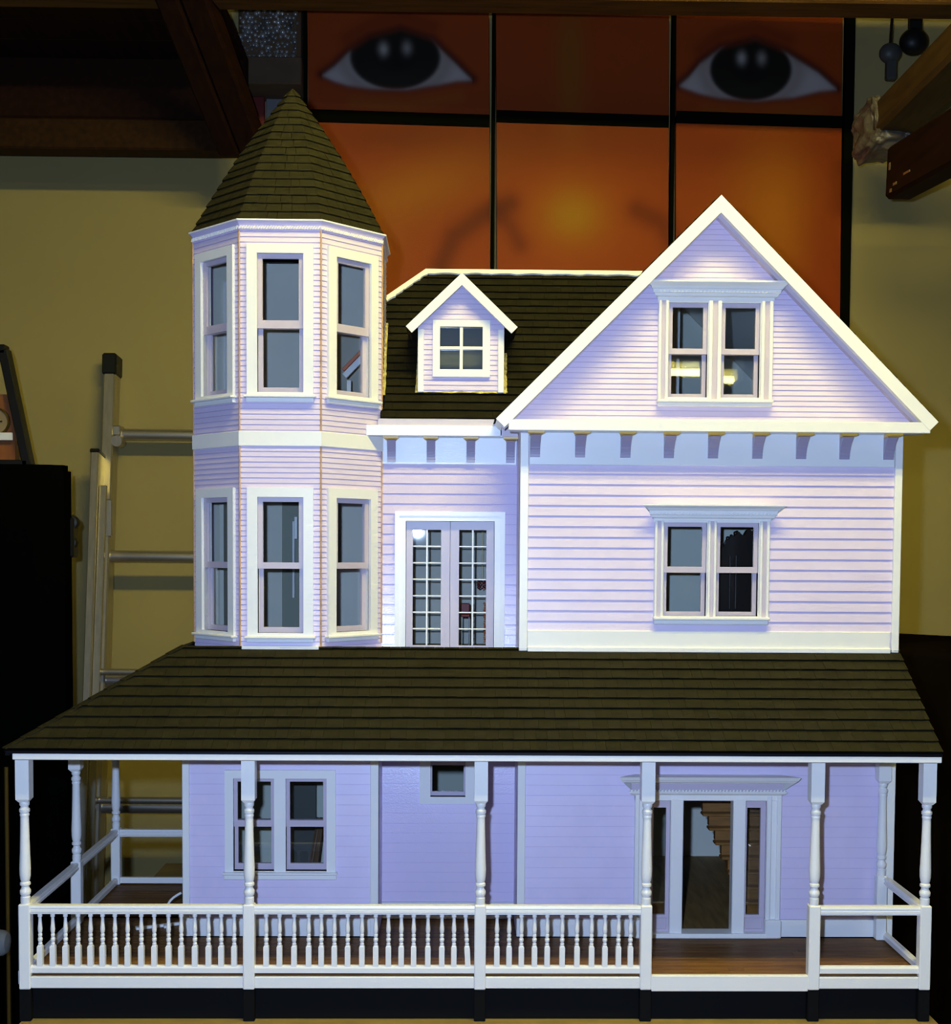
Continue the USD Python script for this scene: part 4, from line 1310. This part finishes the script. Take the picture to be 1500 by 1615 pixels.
obj('turret_skirt', tface(0)(cbox(-SIDE / 2 + .002, SIDE / 2 - .002, -.0055, .0, ZRT - .002, ZRT + .0035, .0008)), 'white', HS)
# turret roof: eight facets of shingle courses, slightly bellied
zap = float(at(465, 141, TY)[2])
RB = TA + .0002
NC = 17


def roof_r(s):
    return RB * ((1 - s) + .045 * math.sin(math.pi * s)) + .0016


tr_ = group_part('turret_roof', HS, 'steep eight-sided dark shingled spire')
cr = []
for k in range(8):
    a0, a1 = math.radians(22.5 + 45 * k), math.radians(67.5 + 45 * k)
    for c in range(NC):
        s0, s1 = c / NC, min(1.0, (c + 1.12) / NC)
        za, zb_4 = zct + (zap - zct) * s0, zct + (zap - zct) * s1
        ra, rb = roof_r(s0) + .0024, roof_r(s1) - .0004
        nsh = max(1, int(round(2 * ra * math.tan(math.pi / 8) / .018)))
        cut = np.linspace(0, 1, nsh + 1)
        off = rng.uniform(-.25, .25, nsh + 1) / nsh
        off[0] = off[-1] = 0
        cut = cut + off
        for i in range(nsh):
            e = .0
            P_ = []
            for r2, z in ((ra, za - rng.uniform(0, .0008)), (rb, zb_4)):
                Rr = r2 / math.cos(math.pi / 8)
                A_, B_ = np.array([TX + Rr * math.cos(a0), TY + Rr * math.sin(a0), z]), np.array([TX + Rr * math.cos(a1), TY + Rr * math.sin(a1), z])
                g = .0004 / max(.001, np.linalg.norm(B_ - A_))
                P_.append((A_ + (B_ - A_) * (cut[i] + (g if i else 0)), A_ + (B_ - A_) * (cut[i + 1] - (g if i < nsh - 1 else 0))))
            inn = np.array([-math.cos((a0 + a1) / 2) * .0024, -math.sin((a0 + a1) / 2) * .0024, .0035])
            v8 = np.array([P_[0][0], P_[0][1], P_[1][1], P_[1][0], P_[0][0] + inn, P_[0][1] + inn, P_[1][1] + inn * .1, P_[1][0] + inn * .1])
            f8 = np.array([[0, 1, 2], [0, 2, 3], [4, 6, 5], [4, 7, 6], [0, 4, 5], [0, 5, 1], [1, 5, 6], [1, 6, 2], [3, 2, 6], [3, 6, 7], [0, 3, 7], [0, 7, 4]])
            cr.append(trimesh.Trimesh(v8, f8, process=False))
core = []
for k in range(8):
    pass
obj('spire', lathe([(roof_r(c / 20) / math.cos(math.pi / 8) * .985 - .002 if c < 20 else .0005, zct + (zap - zct) * c / 20) for c in range(21)], TX, TY, 8), 'roof_under', tr_)
ct_ = np.asarray(stage.GetPrimAtPath(tr_ + '/spire').GetAttribute('points').Get())
rot = math.radians(22.5)
o3 = org(HS)
q = ct_ - (np.array([TX, TY, 0]) - np.array([o3[0], o3[1], 0]))
ct_ = np.column_stack([q[:, 0] * math.cos(rot) - q[:, 1] * math.sin(rot), q[:, 0] * math.sin(rot) + q[:, 1] * math.cos(rot), q[:, 2]]) + (np.array([TX, TY, 0]) - np.array([o3[0], o3[1], 0]))
stage.GetPrimAtPath(tr_ + '/spire').GetAttribute('points').Set(Vt.Vec3fArray.FromNumpy(ct_.astype(np.float32)))
obj('spire_shingles', cr, 'shingle_b', tr_, kind='stuff')
obj('spire_tip', lathe([(.007, zap - .014), (.0045, zap - .004), (.001, zap)], TX, TY, 8), 'shingle_b', tr_)

# --- porch: floor, base, posts, rails ---------------------------------------
XL_, XR_ = -0.5585, 0.6150
XEL, XER = float(at(6, 1183, 1.585)[0]), float(at(1487.5, 1190, 1.585)[0])
YPB = 2.055                                    # back end of the side porch
FR = YF - .002
pl = group_part('porch_floor', HS, 'dark brown stained plank floor of the porch')
obj('subfloor', [box(XL_ + .006, XMR - .006, YF + .004, YW + .004, ZBB + .002, ZFL - .0022), box(XL_ + .006, XBL + .004, YW, YPB, ZBB + .002, ZFL - .0022), box(XBR - .004, XML + .004, YW, YR + .004, ZBB + .002, ZFL - .0022)], 'base', pl)
y, k = YF + .006, 0
pitch = .0128
while y < YR - .001:
    y1 = min(y + pitch - .0004, YR)
    for (a, b) in (((XL_ + .007, XR_ - .007),) if y1 < YW else ((XL_ + .007, XBL), (XBR, XML))):
        if b - a < .02:
            continue
        cuts = [a] + sorted(float(c) for c in rng.uniform(a + .05, b - .05, 2 if b - a > .6 else 0)) + [b]
        for c, d in zip(cuts, cuts[1:]):
            obj('plank', cbox(c + .0002, d - .0002, y, y1, ZFL - .002, ZFL, .0003), 'deck' if (k * 7 + int(c * 50)) % 3 else 'deck_b', pl)
    y += pitch
    k += 1
while y < YPB - .001:
    obj('plank', cbox(XL_ + .007, XBL, y, min(y + pitch - .0004, YPB), ZFL - .002, ZFL, .0003), 'deck' if k % 3 else 'deck_b', pl)
    y += pitch
    k += 1
bs0 = group_part('base', HS, 'black painted base with pilasters under the porch posts')
zbs = -.6066
obj('plinth', [box(XL_ + .012, XMR - .004, YF + .009, YW + .06, zbs, ZBB + .002), box(XL_ + .012, XMR - .004, YW + .06, YPB - .004, zbs, ZBB + .002), box(XBL + .004, XMR - .004, YPB - .004, YBK - .002, zbs, ZBB + .002)], 'base', bs0)
PX = [-.5440, -.2601, .0347, .2473, .4636, .6067]
pw = .0146
for x in PX:
    obj('base_pilaster', cbox(x - pw / 2, x + pw / 2, YF - .001, YF + .012, zbs, ZBB - .002, .0006), 'base', bs0)


def turned_post(x, y, zb=None, half_square=True, name='porch_post'):
    """Porch post: square foot, turned shaft with rings, square head."""
    zr = -.4560
    ztp = -.2635
    zb = ZBB - .0012 if zb is None else zb
    h0 = -.3255                                 # lower end of the square head
    r = .0132 / 2
    p = obj(name, [cbox(x - pw / 2, x + pw / 2, y - pw / 2, y + pw / 2, zb, zr, .0012)], 'white', HS)
    q = np.asarray(p)
    z0, z1 = zr - .001, h0 + .001
    H = z1 - z0
    pr = [(.0055, z0), (.0062, z0 + .004)]
    for f, rr in ((.045, .0062), (.055, .0048), (.065, .0062), (.085, .0069), (.11, .0069), (.135, .0050), (.15, .0047), (.165, .0066), (.185, .0066), (.20, .0052), (.215, .0060),
                  (.26, .0069), (.33, .0071), (.5, .0063), (.7, .0056), (.82, .0054), (.845, .0053), (.855, .0060), (.87, .0060), (.88, .0054), (.895, .0067), (.92, .0067), (.93, .0055), (.945, .0048), (.96, .0062), (.985, .0064), (1.0, .0055)):
        pr.append((rr, z0 + .004 + (H - .004) * f))
    obj('shaft', lathe(pr, x, y, 18), 'white', p, smooth=35)
    hd = .0172 / 2
    top = trimesh.convex.convex_hull(np.vstack([np.array([[x + a * hd, y + b * hd, z] for a in (-1, 1) for b in (-1, 1) for z in (h0 + .004, ztp)]), np.array([[x + a * .0055, y + b * .0055, h0] for a in (-1, 1) for b in (-1, 1)])]))
    obj('head', top, 'white', p)
    return p


for x in PX:
    turned_post(x, YF + pw / 2 - .002)
YM_, YB_ = 1.8300, 2.0439
turned_post(PX[0], YM_, ZFL + .0003)
turned_post(PX[0], YB_, ZFL + .0003)
turned_post(XMR - .0205, YW - .0125, ZFL + .0003)


def rail_profile_x(x0, x1, y, z0, z1, d=.0085, top=True):
    h = z1 - z0
    if top:
        pr = [(y - d * .30, z0), (y - d * .30, z0 + h * .12), (y - d * .52, z0 + h * .22), (y - d * .52, z0 + h * .48), (y - d * .36, z0 + h * .56), (y - d * .36, z0 + h * .62), (y - d * .50, z0 + h * .72), (y - d * .40, z1),
              (y + d * .40, z1), (y + d * .50, z0 + h * .72), (y + d * .36, z0 + h * .62), (y + d * .36, z0 + h * .56), (y + d * .52, z0 + h * .48), (y + d * .52, z0 + h * .22), (y + d * .30, z0 + h * .12), (y + d * .30, z0)]
    else:
        pr = [(y - d * .5, z0), (y - d * .5, z1 - h * .3), (y - d * .3, z1), (y + d * .3, z1), (y + d * .5, z1 - h * .3), (y + d * .5, z0)]
    g = Polygon(pr)
    m = trimesh.creation.extrude_polygon(g, x1 - x0, engine='earcut')
    q = np.asarray(m.vertices)
    m = trimesh.Trimesh(np.column_stack([q[:, 2] + x0, q[:, 0], q[:, 1]]), m.faces, process=False)
    m.fix_normals()
    return m


zt_r1, zt_r0 = -.4575, -.4690
zl_r1, zl_r0 = az(600, 1524.5, YF), az(600, 1535.5, YF)


def baluster(x, y, z0, z1, lean_=0.0):
    zs = z0 + (z1 - z0) * .385
    sq = .0070 / 2
    H = z1 - zs
    hull = trimesh.convex.convex_hull(np.vstack([np.array([[x + a * sq, y + b * sq, z] for a in (-1, 1) for b in (-1, 1) for z in (z0, zs - .0015)]), np.array([[x + a * .0022, y + b * .0022, zs + .0006] for a in (-1, 1) for b in (-1, 1)])]))
    pr = [(.0020, zs)] + [(r, zs + H * f) for f, r in ((.03, .0028), (.07, .0028), (.10, .0019), (.13, .0028), (.18, .0031), (.22, .0030), (.25, .0019), (.28, .0027), (.34, .0028), (.37, .0020), (.41, .0027), (.50, .0031), (.58, .0028), (.80, .0021), (.86, .0021), (.88, .0030), (1.0, .0030))]
    m = cat([hull, lathe(pr, x, y, 10)])
    q = np.asarray(m.vertices).copy()
    q[:, 0] += lean_ * (z1 - q[:, 2])
    return trimesh.Trimesh(q, m.faces, process=False)


yr = YF + pw / 2 - .002
bal = {0: [63.5, 83.5, 103.5, 123.5, 143, 162, 181.5, 201.5, 223, 243.5, 266, 286, 307.5, 329, 349, 369.5],
       1: [420, 441, 464, 487, 506.8, 527.5, 548.5, 571, 592.7, 612.7, 633, 652.5, 675, 697, 716, 734],
       2: [783.8, 803, 822.3, 843, 863, 886.7, 910, 933, 954, 975.4, 994.3]}
for k, (a, b) in enumerate(zip(PX, PX[1:])):
    if k == 3:
        continue
    rl = group_part('railing', HS)
    obj('top_rail', rail_profile_x(a + pw / 2 - .0005, b - pw / 2 + .0005, yr, zt_r0, zt_r1, .0105), 'white', rl)
    obj('bottom_rail', rail_profile_x(a + pw / 2 - .0005, b - pw / 2 + .0005, yr, zl_r0, zl_r1, .0085, False), 'white', rl)
    for i, px in enumerate(bal.get(k, [])):
        x = float(at(px, 1480, yr)[0])
        obj('baluster', baluster(x, yr, zl_r1 - .0008, zt_r0 + .0012, .05 if (k, i) == (1, 15) else .0), 'white', rl, smooth=40)
# side rails: two bare rails between the posts
for (x, y0, y1) in ((PX[0], yr + pw / 2 - .001, YM_ - pw / 2 + .001), (PX[0], YM_ + pw / 2 - .001, YB_ - pw / 2 + .001), (PX[5] + .0002, yr + pw / 2 - .001, YW - .0195)):
    rl = group_part('railing', HS)
    for (z0, z1, nme) in ((zt_r0, zt_r1, 'top_rail'), (zl_r0, zl_r1, 'bottom_rail')):
        m = rail_profile_x(0, y1 - y0, 0, z0, z1, .0105 if nme == 'top_rail' else .0085, nme == 'top_rail')
        q = np.asarray(m.vertices)
        m = trimesh.Trimesh(np.column_stack([x - q[:, 1], q[:, 0] + y0, q[:, 2]]), m.faces, process=False)
        obj(nme, m, 'white', rl)
rl = group_part('railing', HS)
obj('top_rail', rail_profile_x(PX[0] + pw / 2, XBL + .001, YB_, zt_r0, zt_r1, .0105), 'white', rl)
obj('bottom_rail', rail_profile_x(PX[0] + pw / 2, XBL + .001, YB_, zl_r0, zl_r1, .0085, False), 'white', rl)
obj('floor_edge', cbox(XL_, XBL + .001, YPB - .002, YPB + .004, ZBB, ZFL + .001, .0006), 'white', HS)
# porch skirt boards
zk1 = az(600, 1541, YF)
for k, (a, b) in enumerate(zip(PX, PX[1:])):
    z1_ = ZFL + .0004 if k == 3 else zk1
    obj('porch_skirt', cbox(a + pw / 2, b - pw / 2, YF - (.0015 if k == 3 else 0), YF + .006, ZBB - (.003 if k == 3 else 0), z1_, .0008), 'white', HS)
obj('porch_skirt', cbox(XL_ + .001, XL_ + .007, YF + .014, YPB, ZBB, ZFL + .001, .0008), 'white', HS)
# porch beams under the roof
YBM = YEV_ = 1.586
zb1, zb0 = az(750, 1188.5, YBM), az(750, 1201, YBM)
obj('porch_beam', cbox(float(at(19, 1192, YBM)[0]), float(at(1486, 1198, YBM)[0]), YBM, YF + .012, zb0, zb1, .0008), 'white', HS)
obj('porch_beam', cbox(PX[0] - .006, PX[0] + .006, YF + .012, YPB, zb0, zb1, .0008), 'white', HS)
obj('porch_beam', cbox(PX[5] - .006, PX[5] + .006, YF + .012, YW - .006, zb0, zb1, .0008), 'white', HS)
obj('porch_ceiling', [box(XEL + .02, XER - .002, YF + .012, YW, zb1 - .003, zb1), box(XEL + .02, XBL, YW, YPB, zb1 - .003, zb1)], 'room_w', HS)
# --- porch roof --------------------------------------------------------------
YEV = 1.585
O1, U1 = np.array([0, YEV, ZEV]), np.array([1.0, 0, 0])
V1 = np.array([0, YW - YEV, ZRT - ZEV])
L1 = np.linalg.norm(V1)
V1 = V1 / L1
front_poly = Polygon([(XEL, 0), (XER, 0), (XMR + .002, L1), (XBL, L1)])
N1 = np.cross(U1, V1)


def slab1(poly, t0, t1):
    m = trimesh.creation.extrude_polygon(poly, t1 - t0, engine='earcut')
    q = np.asarray(m.vertices)
    return trimesh.Trimesh(O1 + q[:, :1] * U1 + q[:, 1:2] * V1 + (q[:, 2:] + t0) * N1, m.faces, process=False)


pr_ = group_part('porch_roof', HS, 'wide dark shingled porch roof with a black drip edge')
obj('roof_board', slab1(front_poly, -.0045, -.0002), 'roof_under', pr_)
COURSE = L1 / 10.2
fld = shingle_field(front_poly, O1, U1, V1, COURSE, .0175, thick=.0034, seed=21)
# the nearest 300 stand alone, the rest are joined
order = sorted(range(len(fld)), key=lambda i: fld[i][0])
for n_, i in enumerate(order[:300]):
    obj('shingle', fld[i][1], ('shingle', 'shingle_b', 'shingle_c')[(i * 7) % 3], pr_)
obj('upper_shingles', [fld[i][1] for i in order[300:]], 'shingle', pr_, kind='stuff')
obj('drip_edge', cbox(XEL + .001, XER, YEV + .0005, YEV + .006, ZEV - .0048, ZEV - .0002, .0008), 'drip', pr_)
# left slope
O2 = np.array([XEL, YEV, ZEV])
V2_ = np.array([XBL - XEL, 0, ZRT - ZEV])
L2 = np.linalg.norm(V2_)
V2_ = V2_ / L2
U2 = np.array([0, -1.0, 0])
O2 = np.array([XEL, YPB + .01, ZEV])
side_len = YPB + .01 - YEV
left_poly = Polygon([(0, 0), (side_len, 0), (YPB + .01 - YW, L2), (0, L2)])
N2 = np.cross(U2, V2_)
m = trimesh.creation.extrude_polygon(left_poly, .004, engine='earcut')
q = np.asarray(m.vertices)
obj('roof_board', trimesh.Trimesh(O2 + q[:, :1] * U2 + q[:, 1:2] * V2_ + (q[:, 2:] - .0042) * N2, m.faces, process=False), 'roof_under', pr_)
fld2 = shingle_field(left_poly, O2, U2, V2_, L2 / 10.2, .0175, thick=.0034, seed=22)
obj('side_shingles', [m for _, m in fld2], 'shingle', pr_, kind='stuff')
obj('hip_caps', [bar(np.array([XEL, YEV, ZEV]) + (np.array([XBL - XEL, YW - YEV, ZRT - ZEV])) * (k / 11) + [0, 0, .0022], np.array([XEL, YEV, ZEV]) + (np.array([XBL - XEL, YW - YEV, ZRT - ZEV])) * ((k + 1.15) / 11) + [0, 0, .0012], .010, .0016) for k in range(11)], 'shingle_b', pr_, kind='stuff')
obj('drip_edge', cbox(XEL + .0005, XEL + .006, YEV + .001, YPB + .01, ZEV - .0070, ZEV - .0002, .0008), 'drip', pr_)
# flat deck behind the top edge, round the turret's foot and before the french doors
obj('roof_deck', [box(XBL, XBR + .001, YW + .0005, YPB + .01, ZRT - .010, ZRT - .0035), box(XBR, XML, YW + .0005, YR, ZRT - .016, ZRT - .008)], 'shingle', pr_)

# --- inside the house --------------------------------------------------------
it = group_part('interior', HS, 'bare rooms with pale blue-grey walls and dark floors')
obj('floor', [box(XBL + .002, XBR - .002, YW + .008, YBK, ZFL - .004, ZFL), box(XML + .002, XMR - .002, YW + .008, YBK, ZFL - .004, ZFL), box(XBR - .002, XML + .002, YR + .009, YBK, ZFL - .004, ZFL)], 'room_floor', it)
obj('floor', [box(XBL + .002, XML + .009, YR + .009, YBK, ZRT - .020, ZRT - .0125), box(XML + .009, XMR - .004, YR + .009, YBK, ZRT - .020, ZRT - .006)], 'room_floor', it)
obj('floor', box(XML + .004, XMR - .004, YW + .0085, YR + .009, ZRT - .012, ZRT - .006), 'room_floor', it)
obj('floor', box(XML + .002, XMR - .002, YW + .0085, YBK, .150, .1575), 'room_floor', it)
obj('back_wall', [box(XBL, XMR, YBK, YBK + .006, ZFL - .004, .17), extr(inner.union(sbox(XML, .159, XMR, .18)).buffer(0), YBK, YBK + .006)], 'room', it)
obj('back_wall', box(-.36, XML, 2.03, 2.036, ZRT - .014, .28), 'room_w', it)
obj('back_wall', box(XML + .014, XMR - .007, 1.935, 1.940, ZRT - .006, .1505), 'room', it)
obj('back_wall', box(XBL + .006, XBR - .008, 1.985, 1.990, ZFL, ZRT - .020), 'room', it)
obj('side_wall', [box(XBL, XBL + .006, YW + .008, YBK, ZFL, ZRT - .006), box(TX - TA + .02, TX - TA + .026, TY + .03, YBK, ZRT, .20)], 'room_w', it)
obj('side_wall', box(XMR - .007, XMR - .001, YW + .008, YBK, ZFL, .165), 'room', it)
obj('partition', box(XML + .009, XML + .014, YR + .03, YBK, ZFL, .15), 'room', it)
obj('partition', box(XBR - .008, XBR - .002, YR + .03, YBK, ZFL, ZRT - .012), 'room_w', it)
# turret rooms
obj('turret_floor', lathe([(TA * .98, .170), (TA * .98, .176)], TX, TY, 8), 'room_floor', it)
xp = ax(445, 900, 2.0)
obj('partition', box(TX - TA + .022, xp, 2.0, 2.006, ZRT, .17), 'room_w', it)
obj('inner_door', box(xp, ax(475, 900, 2.0), 2.002, 2.008, ZRT, .17), 'room_dim', it)
zq = az(555, 528, TY + .078)
obj('partition', [box(TX - .10, TX + .118, TY + .075, TY + .08, zq, zcb), box(TX - .10, TX + .052, TY + .075, TY + .08, .176, zq)], 'room_w', it)
tl_ = at(586, 540, TY + .02)
# staircase seen through the front door
sc = group_part('staircase', HS, 'orange-brown wooden staircase inside the front door')
sx1 = .555
for k in range(15):
    y0 = YW + .030 + .0118 * k
    z = ZFL + .019 * (k + 1)
    sx0 = .4325 - .0072 * k
    obj('tread', cbox(sx0 - .010, sx1, y0 - .0045, y0 + .016, z - .0042, z, .0018), 'stair', sc)
    obj('riser', box(sx0, sx1, y0, y0 + .0115, z - .019, z - .0042), 'stair', sc)


def inside(name, loc, label, cat_, group=None):
    return thing(name, loc, label, cat_, group)


# black carved hutch behind the second-floor window
hy = YW + .075
z2 = ZRT - .006
hx0 = ax(1131, 900, hy)
hx1 = hx0 + .15
hzt = az(1160, 872, hy)
ht = inside('hutch', ((hx0 + hx1) / 2, hy + .04, z2), 'black carved miniature hutch behind the right pane of the plain second-floor window', 'hutch')
obj('cabinet', [cbox(hx0, hx1, hy, hy + .075, z2 + .004, az(1160, 862, hy) - .012, .002), cbox(hx0 - .003, hx1 + .003, hy - .003, hy + .077, z2, z2 + .012, .002)], 'darkwood', ht)
cre = []
n = 40
for k in range(n + 1):
    s = k / n
    px = 1128 + 62 * s
    py = 866 - 26 * s - 9 * abs(math.sin(s * 13)) - (6 if .42 < s < .58 else 0)
    cre.append((ax(px, py, hy), az(px, py, hy)))
half = cre + [(cre[-1][0] + .01, cre[-1][1] - .004)]
mir = [(2 * half[-1][0] - x, z) for x, z in half[::-1]]
obj('carved_crest', extr(Polygon(half + mir + [(mir[-1][0], az(1160, 880, hy)), (half[0][0], az(1160, 880, hy))]).buffer(0), hy - .002, hy + .012), 'darkwood', ht)
for c_ in ((1160, 841), (1148, 849), (1139, 861)):
    q = at(*c_, hy)
    obj('finial', trimesh.Trimesh(np.asarray(ico.vertices) * .0032 + q, ico.faces, process=False), 'darkwood', ht, smooth=True)
for px in (1151.5, 1161):
    obj('door_rod', rod((ax(px, 900, hy - .004), hy - .004, az(px, 960, hy)), (ax(px, 900, hy - .004), hy - .004, az(px, 876, hy)), .0009, 8), 'chrome', ht, label='thin chrome rod on the hutch door')
# easel inside the bay room
ey = YW + .10
et = inside('easel', (ax(485, 1330, ey), ey, ZFL), 'brown wooden easel leaning inside the ground-floor bay room', 'easel')
obj('leg', bar((ax(478, 1362, ey), ey, ZFL + .001), (ax(500, 1300, ey), ey + .03, az(500, 1296, ey)), .006, .005), 'easel', et)
obj('leg', bar((ax(489, 1362, ey), ey, ZFL + .001), (ax(505, 1300, ey), ey + .03, az(500, 1296, ey)), .006, .005), 'easel', et)
obj('shelf', cbox(ax(470, 1340, ey), ax(508, 1340, ey), ey - .004, ey + .012, ZFL + .06, ZFL + .066, .001), 'easel', et)
bt = inside('blue_board', (ax(488, 1300, 1.972), 1.972, ZFL), 'tall dark blue board standing in the ground-floor bay room', 'board')
obj('board', cbox(ax(463, 1300, 1.972), ax(499, 1300, 1.972), 1.972, 1.978, ZFL + .0002, az(480, 1238, 1.972), .001), 'lampgrey', bt)
# red and amber things behind the right french door
fy = YR + .06
zdk = ZRT - .0125
q = at(736, 966, fy)
t = inside('red_chair', (q[0], fy, zdk), 'small deep red plush chair behind the right french door', 'chair')
zs_ = az(734, 969, fy)
obj('seat', cbox(ax(727, 968, fy), ax(741, 968, fy), fy, fy + .02, zs_ - .004, zs_, .0015), 'redplush', t)
obj('backrest', cbox(ax(727, 960, fy), ax(741, 960, fy), fy + .015, fy + .020, zs_ - .002, az(734, 952, fy), .002), 'redplush', t)
for a in (728, 740):
    for b in (.002, .018):
        obj('leg', box(ax(a, 980, fy) - .0006, ax(a, 980, fy) + .0006, fy + b - .0006, fy + b + .0006, zdk, zs_ - .0035), 'darkwood', t)


def strand(px, py0, py1, m, y, r, label, name):
    q0, q1 = at(px, py1, y), at(px, py0, y)
    q0[2] = min(q0[2], q1[2])
    t = inside(name, (q0[0], y, q0[2]), label, 'bead strand', 'bead strands behind the french door')
    obj('wire', rod(q0, q1, .0003, 6), 'brass', t)
    k = 0
    n_ = max(3, int((q1[2] - q0[2]) / (2.1 * r)))
    bl = []
    for k in range(n_):
        s = .8 + .4 * ((k * 37) % 10) / 10
        bl.append(trimesh.Trimesh(np.asarray(ico.vertices) * r * s + [q0[0] + .0004 * math.sin(k * 2.1), y, q0[2] + (k + .5) * (q1[2] - q0[2]) / n_], ico.faces, process=False))
    obj('beads', bl, m, t, smooth=True, kind='stuff')
    return t


strand(746, 950, 1012, 'bead_o', fy + .01, .0013, 'amber bead strand left of two behind the right french door', 'bead_strand')
strand(764, 950, 1014, 'bead_o', fy + .01, .0016, 'thicker amber bead strand at the right edge of the right french door', 'bead_strand')
q = at(760, 921, fy + .02)
t = inside('chandelier', (q[0], fy + .02, q[2]), 'ruby red beaded chandelier hanging behind the right french door', 'chandelier')
zc_ = az(760, 800, fy + .02)
obj('chain', rod((q[0], fy + .02, q[2]), (q[0], fy + .02, zso2), .0003, 6), 'brass', t)
bl = []
for k in range(46):
    a = k * 2.399
    h = k / 46
    R = .0065 * math.sqrt(1 - (h - .4) ** 2)
    bl.append(trimesh.Trimesh(np.asarray(ico.vertices) * .0013 + [q[0] + R * math.cos(a), fy + .02 + R * math.sin(a), q[2] - .007 + .014 * h], ico.faces, process=False))
obj('beads', bl, 'bead_r', t, smooth=True, kind='stuff')
# white wall lamp in the lower turret room, and the red and white rail in the upper one
ly_ = 1.985
q = at(463, 890, ly_)
t = inside('wall_sconce', (q[0], ly_, q[2]), 'tall thin white sconce inside the lower front turret window', 'sconce')
obj('back_plate', cbox(ax(461, 890, ly_), ax(464.5, 890, ly_), ly_, ly_ + .004, az(463, 943, ly_), az(463, 822, ly_), .0005), 'card', t)
obj('arm', cbox(ax(464.5, 890, ly_), ax(469, 890, ly_), ly_ - .002, ly_ + .002, az(463, 850, ly_), az(463, 815, ly_), .0005), 'white', t)
obj('mount', box(ax(462, 890, ly_), ax(464, 890, ly_), ly_ + .004, 2.2, az(463, 884, ly_), az(463, 880, ly_)), 'white', t)
ry_ = 1.93
t = inside('stair_rail', (ax(555, 580, ry_), ry_, .176), 'sloping orange and white stair rail inside the upper right turret window', 'rail')
a, b = at(541, 584, ry_), at(572, 552, ry_)
obj('hand_rail', bar(a, b, .006, .005), 'orange', t)
obj('side_rail', bar(a + [.002, 0, -.009], b + [.002, 0, -.009], .006, .009), 'card', t)
obj('post', cbox(ax(547, 610, ry_), ax(554, 610, ry_), ry_ - .003, ry_ + .003, .1762, az(551, 600, ry_), .0006), 'card', t)
obj('post', cbox(b[0] - .003, b[0] + .003, ry_ - .003, ry_ + .003, .1762, b[2] - .006, .0006), 'darkwood', t)
# loose white fretwork lying on the porch
gy = 1.80
a, b = atz = at(219, 1464, 1.742), at(287, 1454, 1.742)
za = ZFL + .0022
t = inside('fretwork_piece', (-.43, 1.742, ZFL), 'loose white fretwork bracket lying on the left end of the porch floor', 'fretwork')


def onfloor(px, py, h=.002):
    r = ray(px, py)
    return r * ((ZFL + h) / r[2])


p1_, p2_, p3_ = onfloor(217, 1464), onfloor(286, 1456), onfloor(262, 1460)
obj('arm', bar(p1_, p2_, .005, .004), 'white', t)
obj('end_block', bar(onfloor(214, 1464), onfloor(222, 1463), .008, .004), 'white', t)
obj('end_block', bar(onfloor(258, 1461), onfloor(268, 1460), .009, .004), 'white', t)
cv = [p3_ + [0, 0, .0]]
q0 = onfloor(266, 1458)
q1 = at(286, 1408, float(q0[1]) + .004)
for k in range(9):
    s = k / 8
    c_ = q0 * (1 - s) + q1 * s + np.array([.010 * math.sin(math.pi * s) * -1, 0, .006 * math.sin(math.pi * s)])
    cv.append(c_)
obj('scroll', [rod(cv[i], cv[i + 1], .0018, 8) for i in range(1, len(cv) - 1)], 'white', t)
obj('brace', rod(q0 * .4 + q1 * .6, p2_, .0014, 8), 'white', t)
